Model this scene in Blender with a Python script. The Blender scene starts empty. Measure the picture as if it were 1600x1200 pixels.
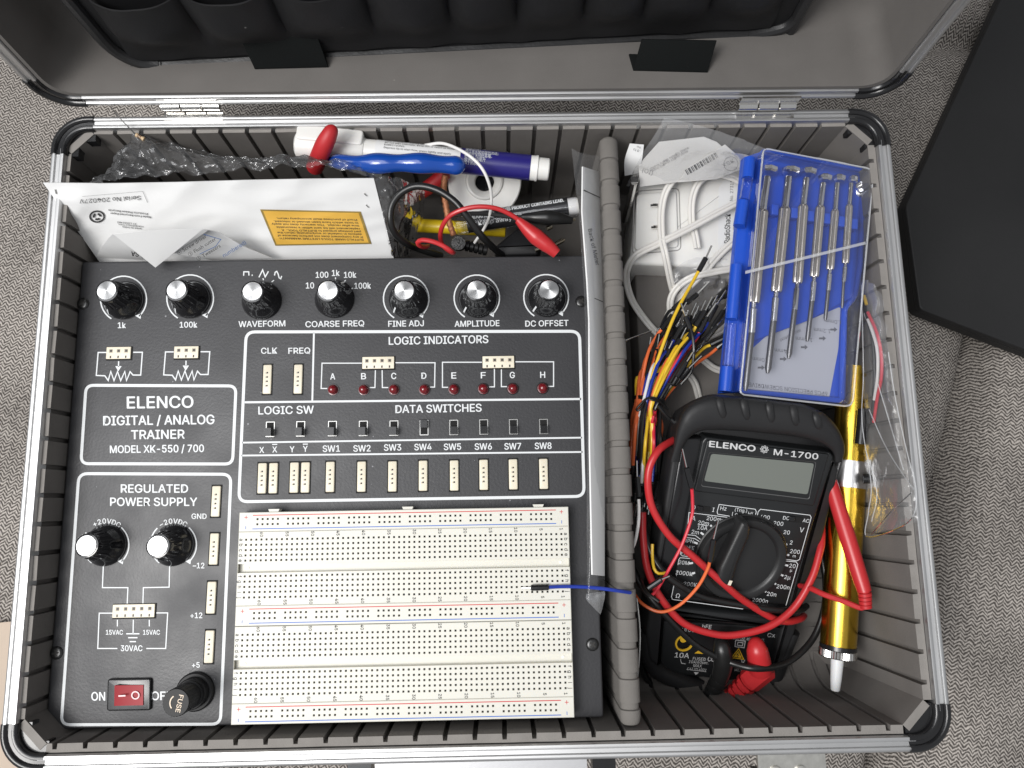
import bpy, bmesh, math, random
from mathutils import Vector, Matrix, noise
random.seed(7)
SC = bpy.context.scene
COL = SC.collection
MM = 0.001
# ------------------------------------------------------------------ camera
CAM = Vector((128.402, 14.218, 472.758))          # mm, Z up from the sofa
RM = Matrix(((0.99977729, -0.01746277, 0.01185021),
             (0.01532488, 0.98679621, 0.16124014),
             (-0.01450945, -0.16102262, 0.98684406)))
RT = RM.transposed()
FPX = 1170.0
cd = bpy.data.cameras.new('camera'); cam = bpy.data.objects.new('camera', cd); COL.objects.link(cam)
cam.matrix_world = Matrix.Translation(CAM * MM) @ RT.to_4x4()
cd.sensor_fit = 'HORIZONTAL'; cd.sensor_width = 36.0; cd.lens = 36.0 * FPX / 1600.0
cd.clip_start = 0.01; cd.clip_end = 50.0
SC.camera = cam
# ------------------------------------------------------------------ world and lamps (an indoor room)
w = bpy.data.worlds.new('World'); SC.world = w; w.use_nodes = True
bg = w.node_tree.nodes['Background']; bg.inputs[0].default_value = (0.95, 0.97, 1.0, 1); bg.inputs[1].default_value = 0.46
def area_lamp(name, loc, target, size, watts, col, sy=None):
    ld = bpy.data.lights.new(name, 'AREA'); ld.energy = watts; ld.color = col
    ld.shape = 'RECTANGLE' if sy else 'DISK'; ld.size = size
    if sy: ld.size_y = sy
    o = bpy.data.objects.new(name, ld); COL.objects.link(o)
    o.location = Vector(loc) * MM
    o.rotation_euler = (Vector(target) - Vector(loc)).to_track_quat('-Z', 'Y').to_euler()
    return o
area_lamp('ceiling_lamp', (-480, -230, 1200), (60, 60, 80), 0.46, 9.5, (1.0, 0.97, 0.93))
area_lamp('window_light', (-620, -120, 1600), (100, 40, 80), 1.3, 26.0, (0.97, 0.98, 1.0), 1.3)
SC.view_settings.view_transform = 'Standard'; SC.view_settings.look = 'None'
SC.view_settings.exposure = -0.2; SC.view_settings.gamma = 1.0
try: SC.view_settings.use_curve_mapping = False
except Exception: pass
SC.cycles.max_bounces = 10; SC.cycles.transparent_max_bounces = 24
# ------------------------------------------------------------------ measuring helpers
def raydir(px, py): return RT @ Vector(((px - 800) / FPX, -(py - 600) / FPX, -1.0))
def P(px, py, z):
    d = raydir(px, py); return CAM + d * ((z - CAM.z) / d.z)
def PY(px, py, y):
    d = raydir(px, py); return CAM + d * ((y - CAM.y) / d.y)
def PX(px, py, x):
    d = raydir(px, py); return CAM + d * ((x - CAM.x) / d.x)
class Plane:
    """z = a + b X + c Y"""
    def __init__(s, a, b, c):
        s.a, s.b, s.c = a, b, c; s.n = Vector((-b, -c, 1)).normalized()
    def __call__(s, px, py, h=0.0):
        d = raydir(px, py)
        t = (s.a + h / s.n.z + s.b * CAM.x + s.c * CAM.y - CAM.z) / (d.z - s.b * d.x - s.c * d.y)
        return CAM + d * t
def flat(z): return Plane(z, 0, 0)
def plane3(p, q, r):
    n = (q - p).cross(r - p); 
    b, c = -n.x / n.z, -n.y / n.z
    return Plane(p.z - b * p.x - c * p.y, b, c)
def zz(pts, ox, oy, s):            # crop coordinates -> photo pixels
    return [(ox + p[0] * s, oy + p[1] * s) + tuple(p[2:]) for p in pts]
# ------------------------------------------------------------------ mesh builder
OFF = {}
class MB:
    def __init__(s): s.v = []; s.f = []; s.m = []
    def add(s, vs, fs, mi=0):
        b = len(s.v); s.v += [Vector(v) for v in vs]
        for f in fs: s.f.append([b + i for i in f]); s.m.append(mi)
        return s
    def box(s, c, d, mi=0, rot=0.0, M=None):
        x, y, z = d[0] / 2, d[1] / 2, d[2] / 2
        vs = [Vector(p) for p in ((-x,-y,-z),(x,-y,-z),(x,y,-z),(-x,y,-z),(-x,-y,z),(x,-y,z),(x,y,z),(-x,y,z))]
        if M is None: M = Matrix.Rotation(rot, 3, 'Z')
        return s.add([M @ v + Vector(c) for v in vs], [(3,2,1,0),(4,5,6,7),(0,1,5,4),(1,2,6,5),(2,3,7,6),(3,0,4,7)], mi)
    def rings(s, rings, mi=0, close=True, cap0=True, cap1=True):
        n = len(rings[0]); vs = [v for r in rings for v in r]; fs = []
        for i in range(len(rings) - 1):
            for j in range(n if close else n - 1):
                k = (j + 1) % n
                fs.append((i*n+j, i*n+k, (i+1)*n+k, (i+1)*n+j))
        if cap0: fs.append(tuple(range(n-1, -1, -1)))
        if cap1: fs.append(tuple((len(rings)-1)*n + j for j in range(n)))
        return s.add(vs, fs, mi)
    def lathe(s, prof, o=(0,0,0), axis=(0,0,1), n=32, mi=0, cap0=True, cap1=True, fn=None):
        ax = Vector(axis).normalized(); o = Vector(o)
        t = Vector((1,0,0)) if abs(ax.x) < 0.9 else Vector((0,1,0))
        u = (t - ax * t.dot(ax)).normalized(); v = ax.cross(u)
        rr = []
        for k, (r, z) in enumerate(prof):
            ring = []
            for j in range(n):
                a = 2 * math.pi * j / n; q = r * (fn(k, a) if fn else 1)
                ring.append(o + ax * z + (u * math.cos(a) + v * math.sin(a)) * q)
            rr.append(ring)
        return s.rings(rr, mi, True, cap0, cap1)
    def tube(s, pts, r, n=10, mi=0, flatten=None, caps=True):
        """pts: Vectors; r: number or one per point"""
        N = len(pts); rs = r if isinstance(r, (list, tuple)) else [r] * N
        up = None; rr = []
        for i in range(N):
            a = pts[max(0, i-1)]; b = pts[min(N-1, i+1)]; t = (b - a)
            t = t.normalized() if t.length > 1e-9 else Vector((1,0,0))
            if up is None:
                up = Vector((0,0,1)) if abs(t.z) < 0.9 else Vector((0,1,0))
            up = (up - t * up.dot(t)).normalized(); sd = t.cross(up)
            fz = flatten or 1.0
            rr.append([pts[i] + (sd * math.cos(2*math.pi*j/n) + up * (math.sin(2*math.pi*j/n) * fz)) * rs[i] for j in range(n)])
        return s.rings(rr, mi, True, caps, caps)
    def prism(s, top, down, bev=0.0, mi=0, steps=3, smi=None):
        """top: outline (Vectors, planar); extruded along the vector down, with a rounded upper edge"""
        top = list(top); dn = Vector(down); n = -dn.normalized()
        area = Vector((0,0,0))
        for i in range(len(top)): area += top[i].cross(top[(i+1) % len(top)])
        if area.dot(n) < 0: top.reverse()
        rr = []
        rr.append([p + dn for p in top])
        if bev > 0:
            for k in range(steps + 1):
                a = math.pi / 2 * k / steps
                rr.append([q - n * bev * (1 - math.sin(a)) for q in inset(top, n, bev * (1 - math.cos(a)))])
        else: rr.append(top)
        return s.rings(rr, mi)
    def build(s, name, mats, parent=None, smooth=35, loc=None, link=True, local=False):
        me = bpy.data.meshes.new(name)
        if local: o_mm = Vector((0,0,0))
        elif parent is not None: o_mm = OFF[parent.name]
        elif loc is not None: o_mm = Vector(loc)
        else:
            xs = [v.x for v in s.v]; ys = [v.y for v in s.v]
            o_mm = Vector(((min(xs)+max(xs))/2, (min(ys)+max(ys))/2, min(v.z for v in s.v)))
        me.from_pydata([(v - o_mm) * MM for v in s.v], [], s.f)
        if not isinstance(mats, (list, tuple)): mats = [mats]
        for m in mats: me.materials.append(m)
        me.polygons.foreach_set('material_index', s.m)
        if smooth:
            me.shade_smooth(); me.set_sharp_from_angle(angle=math.radians(smooth))
        me.update()
        if not link: return me
        o = bpy.data.objects.new(name, me); COL.objects.link(o)
        if parent is not None: o.parent = parent; OFF[o.name] = OFF[parent.name]
        else: o.location = o_mm * MM; OFF[o.name] = o_mm
        return o
def inst(me, name, parent, p, rot=None):
    """a part that reuses mesh data, standing at the world point p (mm)"""
    o = bpy.data.objects.new(name, me); COL.objects.link(o); o.parent = parent
    o.location = (Vector(p) - OFF[parent.name]) * MM
    if rot is not None: o.rotation_euler = rot
    OFF[o.name] = Vector(p)
    return o
def tag(o, label=None, cat=None, group=None, kind=None):
    if label: o['label'] = label
    if cat: o['category'] = cat
    if group: o['group'] = group
    if kind: o['kind'] = kind
    return o
def thing(name, label, cat, loc, group=None):
    o = bpy.data.objects.new(name, None); COL.objects.link(o); o.empty_display_size = 0.01
    o.location = Vector(loc) * MM; OFF[o.name] = Vector(loc)
    return tag(o, label, cat, group)
def inset(pts, n, d):
    if d == 0: return list(pts)
    out = []; N = len(pts)
    for i in range(N):
        a, b, c = pts[i-1], pts[i], pts[(i+1) % N]
        e1 = (b - a).normalized(); e2 = (c - b).normalized()
        n1 = n.cross(e1); n2 = n.cross(e2); m = n1 + n2
        if m.length < 1e-6: m = n1
        m.normalize(); k = max(0.35, m.dot(n1))
        out.append(b + m * (d / k))
    return out
def spline(pts, step=1.6):
    """Catmull-Rom through pts (tuples of any length or Vectors)"""
    pts = [Vector(p) for p in pts]
    if len(pts) < 3:
        n = max(2, int((pts[1]-pts[0]).length / step)); return [pts[0].lerp(pts[1], i / n) for i in range(n + 1)]
    ext = [pts[0] * 2 - pts[1]] + pts + [pts[-1] * 2 - pts[-2]]; out = []
    for i in range(1, len(ext) - 2):
        p0, p1, p2, p3 = ext[i-1:i+3]; n = max(2, int((p2 - p1).length / step))
        for k in range(n):
            t = k / n
            out.append(0.5 * ((2*p1) + (p2-p0)*t + (2*p0-5*p1+4*p2-p3)*t*t + (3*p1-p0-3*p2+p3)*t*t*t))
    out.append(pts[-1]); return out
def V3(l): return [p if isinstance(p, Vector) else P(*p) for p in l]
def cord(l, step=1.6): return spline(V3(l), step)
def lerplist(vals, n):
    out = []
    for i in range(n):
        t = i / (n - 1) * (len(vals) - 1); k = min(int(t), len(vals) - 2); out.append(vals[k] + (vals[k+1] - vals[k]) * (t - k))
    return out
def fillet(pts, r, n=6):
    """round the corners of a 2D polygon; r a number or one per corner"""
    out = []; N = len(pts)
    for i in range(N):
        ri = r[i] if isinstance(r, (list, tuple)) else r
        a, b, c = (Vector(pts[j % N][:2]) for j in (i-1, i, i+1))
        u = (a - b); v = (c - b); d = min(ri, u.length * 0.49, v.length * 0.49)
        if d <= 0: out.append(tuple(b)); continue
        p = b + u.normalized() * d; q = b + v.normalized() * d
        for k in range(n + 1):
            t = k / n; out.append(tuple(p * (1-t)**2 + b * 2*t*(1-t) + q * t*t))
    return out
# ------------------------------------------------------------------ flat printing on a surface, measured in photo pixels
_gly = {}
try:        # Blender's own bundled sans serif face
    import os
    FONT = bpy.data.fonts.load(os.path.join(bpy.utils.system_resource('DATAFILES'), 'fonts', 'Inter.woff2'))
except Exception: FONT = None
def glyphs(body, bold):
    k = (body, 0); bold = 0
    if k in _gly: return _gly[k]
    cu = bpy.data.curves.new('text', 'FONT'); cu.body = body; cu.size = 1.0
    if FONT and all(ord(c) < 0x2000 or c in '–' for c in body): cu.font = FONT
    cu.offset = bold; cu.resolution_u = 3; cu.space_line = 1.0
    ob = bpy.data.objects.new('text', cu); COL.objects.link(ob)
    dg = bpy.context.evaluated_depsgraph_get(); me = ob.evaluated_get(dg).to_mesh()
    vs = [(v.co.x, v.co.y) for v in me.vertices]; fs = [tuple(p.vertices) for p in me.polygons]
    ob.evaluated_get(dg).to_mesh_clear()
    bpy.data.objects.remove(ob); bpy.data.curves.remove(cu)
    _gly[k] = (vs, fs); return _gly[k]
CAP = None
class Ink:
    def __init__(s, surf, h=0.12):
        s.surf = surf; s.h = h; s.mb = MB()
    def poly(s, pts, mi=0, h=None):
        s.mb.add([s.surf(p[0], p[1], s.h if h is None else h) for p in pts], [tuple(range(len(pts)))], mi); return s
    def line(s, pts, wd, closed=False, mi=0):
        pts = [Vector(p[:2]) for p in pts]; N = len(pts); L = []; Rr = []
        for i in range(N):
            a = pts[i-1] if (closed or i > 0) else None; c = pts[(i+1) % N] if (closed or i < N-1) else None
            b = pts[i]; ns = []
            if a is not None and (b-a).length > 1e-6: e = (b-a).normalized(); ns.append(Vector((-e.y, e.x)))
            if c is not None and (c-b).length > 1e-6: e = (c-b).normalized(); ns.append(Vector((-e.y, e.x)))
            m = ns[0] if len(ns) == 1 else ns[0] + ns[1]
            if m.length < 1e-6: m = ns[0].copy()
            m.normalize(); k = max(0.4, m.dot(ns[0]))
            L.append(b + m * wd / 2 / k); Rr.append(b - m * wd / 2 / k)
        vs = [s.surf(p.x, p.y, s.h) for p in L] + [s.surf(p.x, p.y, s.h) for p in Rr]
        fs = [(i, (i+1) % N, N + (i+1) % N, N + i) for i in range(N if closed else N-1)]
        s.mb.add(vs, fs, mi); return s
    def arc(s, cx, cy, r, a0, a1, wd, mi=0, ry=None, n=28):
        ry = ry or r
        return s.line([(cx + r*math.cos(math.radians(a0+(a1-a0)*i/n)), cy - ry*math.sin(math.radians(a0+(a1-a0)*i/n))) for i in range(n+1)], wd, False, mi)
    def disc(s, cx, cy, r, mi=0, n=20, ry=None):
        ry = ry or r
        return s.poly([(cx + r*math.cos(2*math.pi*i/n), cy + ry*math.sin(2*math.pi*i/n)) for i in range(n)], mi)
    def text(s, body, cx, cy, h, w=None, d=(1, 0), up=None, mi=0, bold=0.012):
        global CAP
        if CAP is None:
            v = glyphs('H', 0)[0]; CAP = max(p[1] for p in v)
        vs, fs = glyphs(body, bold)
        if not vs: return s
        x0 = min(p[0] for p in vs); x1 = max(p[0] for p in vs); k = h / CAP
        sx = (w / (x1 - x0)) if w else k
        dl = math.hypot(*d); d = (d[0]/dl, d[1]/dl)
        if up is None: up = (d[1], -d[0])
        else: ul = math.hypot(*up); up = (up[0]/ul, up[1]/ul)
        sh = [(0,0)] if bold <= 0.001 else [(0,0),(bold,0),(-bold,0),(0,bold*0.7),(0,-bold*0.7)]
        wf = 1.0 if not w else max(0.5, (w - 2*bold*k) / w)
        for q, (ox, oy) in enumerate(sh):
            out = []
            for x, y in vs:
                a = (x - (x0+x1)/2) * sx * wf + ox*k; b = (y - CAP/2 + oy) * k
                out.append(s.surf(cx + d[0]*a + up[0]*b, cy + d[1]*a + up[1]*b, s.h + 0.004*q))
            s.mb.add(out, fs, mi)
        return s
    def build(s, name, mats, parent, **kw): return s.mb.build(name, mats, parent, smooth=0, **kw)
# ------------------------------------------------------------------ sheets (paper, plastic film)
def sheet(ctrl, nu=30, nv=20, amp=0.0, freq=0.08, seed=0.0, ridged=False):
    """ctrl: rows of control Vectors; returns grid of Vectors"""
    rows = [V3(r) for r in ctrl]
    def cr(p, t):
        n = len(p) - 1
        if n == 1: return p[0].lerp(p[1], t)
        x = t * n; i = min(int(x), n - 1); u = x - i
        p0 = p[i-1] if i > 0 else p[0]*2 - p[1]; p1 = p[i]; p2 = p[i+1]; p3 = p[i+2] if i+2 <= n else p[n]*2 - p[n-1]
        return 0.5*((2*p1)+(p2-p0)*u+(2*p0-5*p1+4*p2-p3)*u*u+(3*p1-p0-3*p2+p3)*u*u*u)
    G = []
    for j in range(nv + 1):
        G.append([cr([cr(r, i/nu) for r in rows], j/nv) for i in range(nu + 1)])
    if amp:
        for row in G:
            for i, p in enumerate(row):
                q = p * freq + Vector((seed, seed*1.7, seed*0.3))
                a = noise.fractal(q, 1.0, 2.0, 4) 
                if ridged: a = (abs(a) * 2 - 0.6)
                row[i] = p + Vector((0.25*noise.noise(q*1.3+Vector((9,0,0))), 0.25*noise.noise(q*1.3+Vector((0,9,0))), a)) * amp
    return G
def add_sheet(mb, G, th=0.0, mi=0):
    nv, nu = len(G), len(G[0]); vs = [p for r in G for p in r]
    fs = [(j*nu+i, j*nu+i+1, (j+1)*nu+i+1, (j+1)*nu+i) for j in range(nv-1) for i in range(nu-1)]
    if th == 0: return mb.add(vs, fs, mi)
    ns = [Vector((0,0,0)) for _ in vs]
    for f in fs:
        n = (vs[f[1]]-vs[f[0]]).cross(vs[f[2]]-vs[f[0]])
        for k in f: ns[k] += n
    lo = [v - n.normalized()*th if n.length > 0 else v for v, n in zip(vs, ns)]; N = len(vs)
    fs2 = fs + [tuple(N+k for k in reversed(f)) for f in fs]
    edge = [j for j in range(nu)] + [j*nu+nu-1 for j in range(1, nv)] + [(nv-1)*nu+i for i in range(nu-2, -1, -1)] + [j*nu for j in range(nv-2, 0, -1)]
    for a, b in zip(edge, edge[1:] + edge[:1]): fs2.append((b, a, N+a, N+b))
    return mb.add(vs + lo, fs2, mi)
# ------------------------------------------------------------------ materials
MATS = {}
def lin(c): return tuple(((x/255+0.055)/1.055)**2.4 if x > 10 else x/255/12.92 for x in c) + (1,)
def mat(name, col, rough=0.5, metal=0.0, bump=0.0, bscale=400.0, vary=0.0, vscale=60.0, coat=0.0, spec=0.5, trans=0.0, sss=0.0, detail=4.0, rvary=0.0):
    m = bpy.data.materials.new(name); m.use_nodes = True; nt = m.node_tree; b = nt.nodes['Principled BSDF']
    b.inputs['Base Color'].default_value = tuple(col[:3]) + (1,); b.inputs['Roughness'].default_value = rough; b.inputs['Metallic'].default_value = metal
    b.inputs['Specular IOR Level'].default_value = spec
    if coat: b.inputs['Coat Weight'].default_value = coat; b.inputs['Coat Roughness'].default_value = 0.08
    if trans: b.inputs['Transmission Weight'].default_value = trans
    if sss: b.inputs['Subsurface Weight'].default_value = sss; b.inputs['Subsurface Radius'].default_value = (0.002,0.0015,0.001)
    tc = nt.nodes.new('ShaderNodeTexCoord')
    if vary or rvary:
        nz = nt.nodes.new('ShaderNodeTexNoise'); nz.inputs['Scale'].default_value = vscale; nz.inputs['Detail'].default_value = 6
        nt.links.new(tc.outputs['Object'], nz.inputs['Vector'])
        if vary:
            mx = nt.nodes.new('ShaderNodeMix'); mx.data_type = 'RGBA'
            mx.inputs['A'].default_value = tuple(c*(1-vary) for c in col[:3]) + (1,); mx.inputs['B'].default_value = tuple(min(1, c*(1+vary)) for c in col[:3]) + (1,)
            nt.links.new(nz.outputs['Fac'], mx.inputs['Factor']); nt.links.new(mx.outputs['Result'], b.inputs['Base Color'])
        if rvary:
            mr = nt.nodes.new('ShaderNodeMapRange'); mr.inputs['From Min'].default_value = 0.3; mr.inputs['From Max'].default_value = 0.7
            mr.inputs['To Min'].default_value = max(0.02, rough-rvary); mr.inputs['To Max'].default_value = min(1, rough+rvary)
            nt.links.new(nz.outputs['Fac'], mr.inputs['Value']); nt.links.new(mr.outputs['Result'], b.inputs['Roughness'])
    if bump:
        n2 = nt.nodes.new('ShaderNodeTexNoise'); n2.inputs['Scale'].default_value = bscale; n2.inputs['Detail'].default_value = detail
        nt.links.new(tc.outputs['Object'], n2.inputs['Vector'])
        bp = nt.nodes.new('ShaderNodeBump'); bp.inputs['Strength'].default_value = bump; bp.inputs['Distance'].default_value = 0.0004
        nt.links.new(n2.outputs['Fac'], bp.inputs['Height']); nt.links.new(bp.outputs['Normal'], b.inputs['Normal'])
    MATS[name] = m; return m
def film(name, haze=0.06, gloss=0.25, tint=(1,1,1), bump=0.3, bscale=120, rough=0.12):
    """thin clear plastic: see-through, with reflections and a little milky scatter"""
    m = bpy.data.materials.new(name); m.use_nodes = True; nt = m.node_tree; nt.nodes.clear()
    out = nt.nodes.new('ShaderNodeOutputMaterial'); tr = nt.nodes.new('ShaderNodeBsdfTransparent'); tr.inputs[0].default_value = tuple(tint) + (1,)
    gl = nt.nodes.new('ShaderNodeBsdfGlossy'); gl.inputs['Roughness'].default_value = rough
    df = nt.nodes.new('ShaderNodeBsdfDiffuse'); df.inputs[0].default_value = (0.85, 0.86, 0.88, 1)
    lw = nt.nodes.new('ShaderNodeLayerWeight'); lw.inputs['Blend'].default_value = 0.25
    ma = nt.nodes.new('ShaderNodeMath'); ma.operation = 'MULTIPLY_ADD'; ma.inputs[1].default_value = gloss; ma.inputs[2].default_value = 0.04
    nt.links.new(lw.outputs['Fresnel'], ma.inputs[0])
    m1 = nt.nodes.new('ShaderNodeMixShader'); m1.inputs[0].default_value = haze; nt.links.new(tr.outputs[0], m1.inputs[1]); nt.links.new(df.outputs[0], m1.inputs[2])
    m2 = nt.nodes.new('ShaderNodeMixShader'); nt.links.new(ma.outputs[0], m2.inputs[0]); nt.links.new(m1.outputs[0], m2.inputs[1]); nt.links.new(gl.outputs[0], m2.inputs[2])
    nt.links.new(m2.outputs[0], out.inputs[0])
    if bump:
        tc = nt.nodes.new('ShaderNodeTexCoord'); nz = nt.nodes.new('ShaderNodeTexNoise'); nz.inputs['Scale'].default_value = bscale; nz.inputs['Detail'].default_value = 3
        nt.links.new(tc.outputs['Object'], nz.inputs['Vector']); bp = nt.nodes.new('ShaderNodeBump'); bp.inputs['Strength'].default_value = bump; bp.inputs['Distance'].default_value = 0.002
        nt.links.new(nz.outputs['Fac'], bp.inputs['Height'])
        nt.links.new(bp.outputs['Normal'], gl.inputs['Normal']); nt.links.new(bp.outputs['Normal'], lw.inputs['Normal'])
    MATS[name] = m; return m
def herringbone(name, dark, light, vw, sp, rot=0.0):
    m = bpy.data.materials.new(name); m.use_nodes = True; nt = m.node_tree; b = nt.nodes['Principled BSDF']; b.inputs['Roughness'].default_value = 0.95; b.inputs['Specular IOR Level'].default_value = 0.1
    N = nt.nodes.new; Lk = nt.links.new
    tc = N('ShaderNodeTexCoord'); mp = N('ShaderNodeMapping'); mp.inputs['Rotation'].default_value = (0,0,rot); Lk(tc.outputs['Object'], mp.inputs['Vector'])
    wob = N('ShaderNodeTexNoise'); wob.inputs['Scale'].default_value = 330; wob.inputs['Detail'].default_value = 3; Lk(mp.outputs[0], wob.inputs['Vector'])
    wv = N('ShaderNodeVectorMath'); wv.operation = 'SCALE'; wv.inputs['Scale'].default_value = 0.0019; Lk(wob.outputs['Color'], wv.inputs[0])
    ad = N('ShaderNodeVectorMath'); ad.operation = 'ADD'; Lk(mp.outputs[0], ad.inputs[0]); Lk(wv.outputs[0], ad.inputs[1])
    sx = N('ShaderNodeSeparateXYZ'); Lk(ad.outputs[0], sx.inputs[0])
    pp = N('ShaderNodeMath'); pp.operation = 'PINGPONG'; pp.inputs[1].default_value = vw; Lk(sx.outputs['X'], pp.inputs[0])
    a1 = N('ShaderNodeMath'); a1.operation = 'MULTIPLY_ADD'; a1.inputs[1].default_value = 1.0; Lk(pp.outputs[0], a1.inputs[0]); Lk(sx.outputs['Y'], a1.inputs[2])
    m1 = N('ShaderNodeMath'); m1.operation = 'MULTIPLY'; m1.inputs[1].default_value = 2*math.pi/sp; Lk(a1.outputs[0], m1.inputs[0])
    s1 = N('ShaderNodeMath'); s1.operation = 'SINE'; Lk(m1.outputs[0], s1.inputs[0])
    fine = N('ShaderNodeTexNoise'); fine.inputs['Scale'].default_value = 650; fine.inputs['Detail'].default_value = 4; Lk(mp.outputs[0], fine.inputs['Vector'])
    fm = N('ShaderNodeMath'); fm.operation = 'MULTIPLY_ADD'; fm.inputs[1].default_value = 3.4; fm.inputs[2].default_value = -1.65; Lk(fine.outputs['Fac'], fm.inputs[0])
    sm = N('ShaderNodeMath'); sm.operation = 'ADD'; Lk(s1.outputs[0], sm.inputs[0]); Lk(fm.outputs[0], sm.inputs[1])
    mr = N('ShaderNodeMapRange'); mr.inputs['From Min'].default_value = -0.9; mr.inputs['From Max'].default_value = 0.9; Lk(sm.outputs[0], mr.inputs['Value'])
    mx = N('ShaderNodeMix'); mx.data_type = 'RGBA'; mx.inputs['A'].default_value = dark + (1,); mx.inputs['B'].default_value = light + (1,)
    Lk(mr.outputs[0], mx.inputs['Factor'])
    big = N('ShaderNodeTexNoise'); big.inputs['Scale'].default_value = 14; big.inputs['Detail'].default_value = 5; Lk(tc.outputs['Object'], big.inputs['Vector'])
    bm_ = N('ShaderNodeMapRange'); bm_.inputs['From Min'].default_value = 0.3; bm_.inputs['From Max'].default_value = 0.7; bm_.inputs['To Min'].default_value = 0.72; bm_.inputs['To Max'].default_value = 1.1; Lk(big.outputs['Fac'], bm_.inputs['Value'])
    ml = N('ShaderNodeVectorMath'); ml.operation = 'SCALE'; Lk(mx.outputs['Result'], ml.inputs[0]); Lk(bm_.outputs[0], ml.inputs['Scale']); Lk(ml.outputs[0], b.inputs['Base Color'])
    bp = N('ShaderNodeBump'); bp.inputs['Strength'].default_value = 0.7; bp.inputs['Distance'].default_value = 0.0008; Lk(mr.outputs[0], bp.inputs['Height']); Lk(bp.outputs[0], b.inputs['Normal'])
    MATS[name] = m; return m
def brushed(name, col, rough=0.3, radial=True):
    m = mat(name, col, rough, 1.0, rvary=0.08, vscale=300); b = m.node_tree.nodes['Principled BSDF']
    b.inputs['Anisotropic'].default_value = 0.85
    t = m.node_tree.nodes.new('ShaderNodeTangent'); t.direction_type = 'RADIAL'; t.axis = 'Z'
    m.node_tree.links.new(t.outputs[0], b.inputs['Tangent']); return m
def wear(m, scale=180.0, thr=0.67, col=(0.45,0.45,0.46), fac=0.5):
    """sparse pale dust specks over a material"""
    nt = m.node_tree; b = nt.nodes['Principled BSDF']; tc = nt.nodes.new('ShaderNodeTexCoord')
    vo = nt.nodes.new('ShaderNodeTexVoronoi'); vo.inputs['Scale'].default_value = scale; nt.links.new(tc.outputs['Object'], vo.inputs['Vector'])
    rr = nt.nodes.new('ShaderNodeSeparateColor'); nt.links.new(vo.outputs['Color'], rr.inputs[0])
    g = nt.nodes.new('ShaderNodeMath'); g.operation = 'MULTIPLY'; g.inputs[1].default_value = 0.09; nt.links.new(rr.outputs[1], g.inputs[0])
    c1 = nt.nodes.new('ShaderNodeMath'); c1.operation = 'LESS_THAN'; nt.links.new(vo.outputs['Distance'], c1.inputs[0]); nt.links.new(g.outputs[0], c1.inputs[1])
    c2 = nt.nodes.new('ShaderNodeMath'); c2.operation = 'GREATER_THAN'; c2.inputs[1].default_value = thr; nt.links.new(rr.outputs[0], c2.inputs[0])
    mu = nt.nodes.new('ShaderNodeMath'); mu.operation = 'MULTIPLY'; nt.links.new(c1.outputs[0], mu.inputs[0]); nt.links.new(c2.outputs[0], mu.inputs[1])
    mf = nt.nodes.new('ShaderNodeMath'); mf.operation = 'MULTIPLY'; mf.inputs[1].default_value = fac; nt.links.new(mu.outputs[0], mf.inputs[0])
    mx = nt.nodes.new('ShaderNodeMix'); mx.data_type = 'RGBA'
    bc = b.inputs['Base Color']
    if bc.is_linked: nt.links.new(bc.links[0].from_socket, mx.inputs['A'])
    else: mx.inputs['A'].default_value = bc.default_value
    mx.inputs['B'].default_value = tuple(col) + (1,)
    nt.links.new(mf.outputs[0], mx.inputs['Factor']); nt.links.new(mx.outputs['Result'], bc); return m
sofa_m = herringbone('sofa_weave', (0.082,0.073,0.067), (0.49,0.45,0.41), 0.0027, 0.0023, math.radians(14))
sofa2_m = herringbone('sofa_weave_turned', (0.055,0.05,0.046), (0.36,0.335,0.31), 0.0042, 0.0040, math.radians(80))
alu = mat('anodised_aluminium', (0.60,0.60,0.60), 0.46, 1.0, rvary=0.04, vscale=30)
blackp = mat('black_plastic', (0.012,0.012,0.013), 0.22, bump=0.03, bscale=500)
foam = wear(mat('grey_foam', (0.162,0.151,0.141), 0.95, bump=0.35, bscale=1400, vary=0.26, vscale=38, spec=0.15), 260, 0.86, (0.3,0.28,0.26), 0.4)
foam_l = mat('pale_cut_foam', (0.24,0.225,0.21), 0.95, bump=0.5, bscale=1600, vary=0.15, vscale=150, spec=0.15)
liner = wear(mat('lid_liner_foam', (0.145,0.136,0.128), 0.9, bump=0.2, bscale=1500, vary=0.14, vscale=45, spec=0.2), 150, 0.93, (0.3,0.28,0.26), 0.35)
panel_m = wear(mat('black_textured_paint', (0.034,0.034,0.037), 0.47, bump=0.22, bscale=750, spec=0.55, rvary=0.09, vscale=28, detail=2), 170, 0.82, (0.4,0.4,0.42), 0.5)
ink_w = mat('white_print', (0.72,0.74,0.75), 0.5)
knob_m = mat('glossy_black_knob', (0.008,0.008,0.009), 0.12, coat=0.3)
cap_m = brushed('spun_aluminium', (0.74,0.74,0.74), 0.36)
cream = mat('cream_nylon', (0.76,0.70,0.56), 0.4, sss=0.15, vary=0.04)
board_m = mat('breadboard_ivory', (0.675,0.66,0.595), 0.42, sss=0.1, vary=0.035, vscale=25)
pit_m = mat('contact_hole', (0.02,0.018,0.016), 0.6)
pit2_m = mat('socket_hole', (0.06,0.05,0.04), 0.5)
red_l = mat('red_stripe', (0.55,0.03,0.03), 0.5); blue_l = mat('blue_stripe', (0.03,0.13,0.5), 0.5); dark_ink = mat('dark_print', (0.03,0.03,0.03), 0.6)
led_m = mat('red_led_lens', (0.16,0.006,0.01), 0.12, coat=0.4)
rock_m = mat('red_rocker_plastic', (0.30,0.006,0.014), 0.45, spec=0.3)
chrome = mat('bright_steel', (0.75,0.74,0.72), 0.18, 1.0, rvary=0.06, vscale=200)
steel_d = mat('blade_steel', (0.20,0.195,0.19), 0.4, 1.0)
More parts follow.
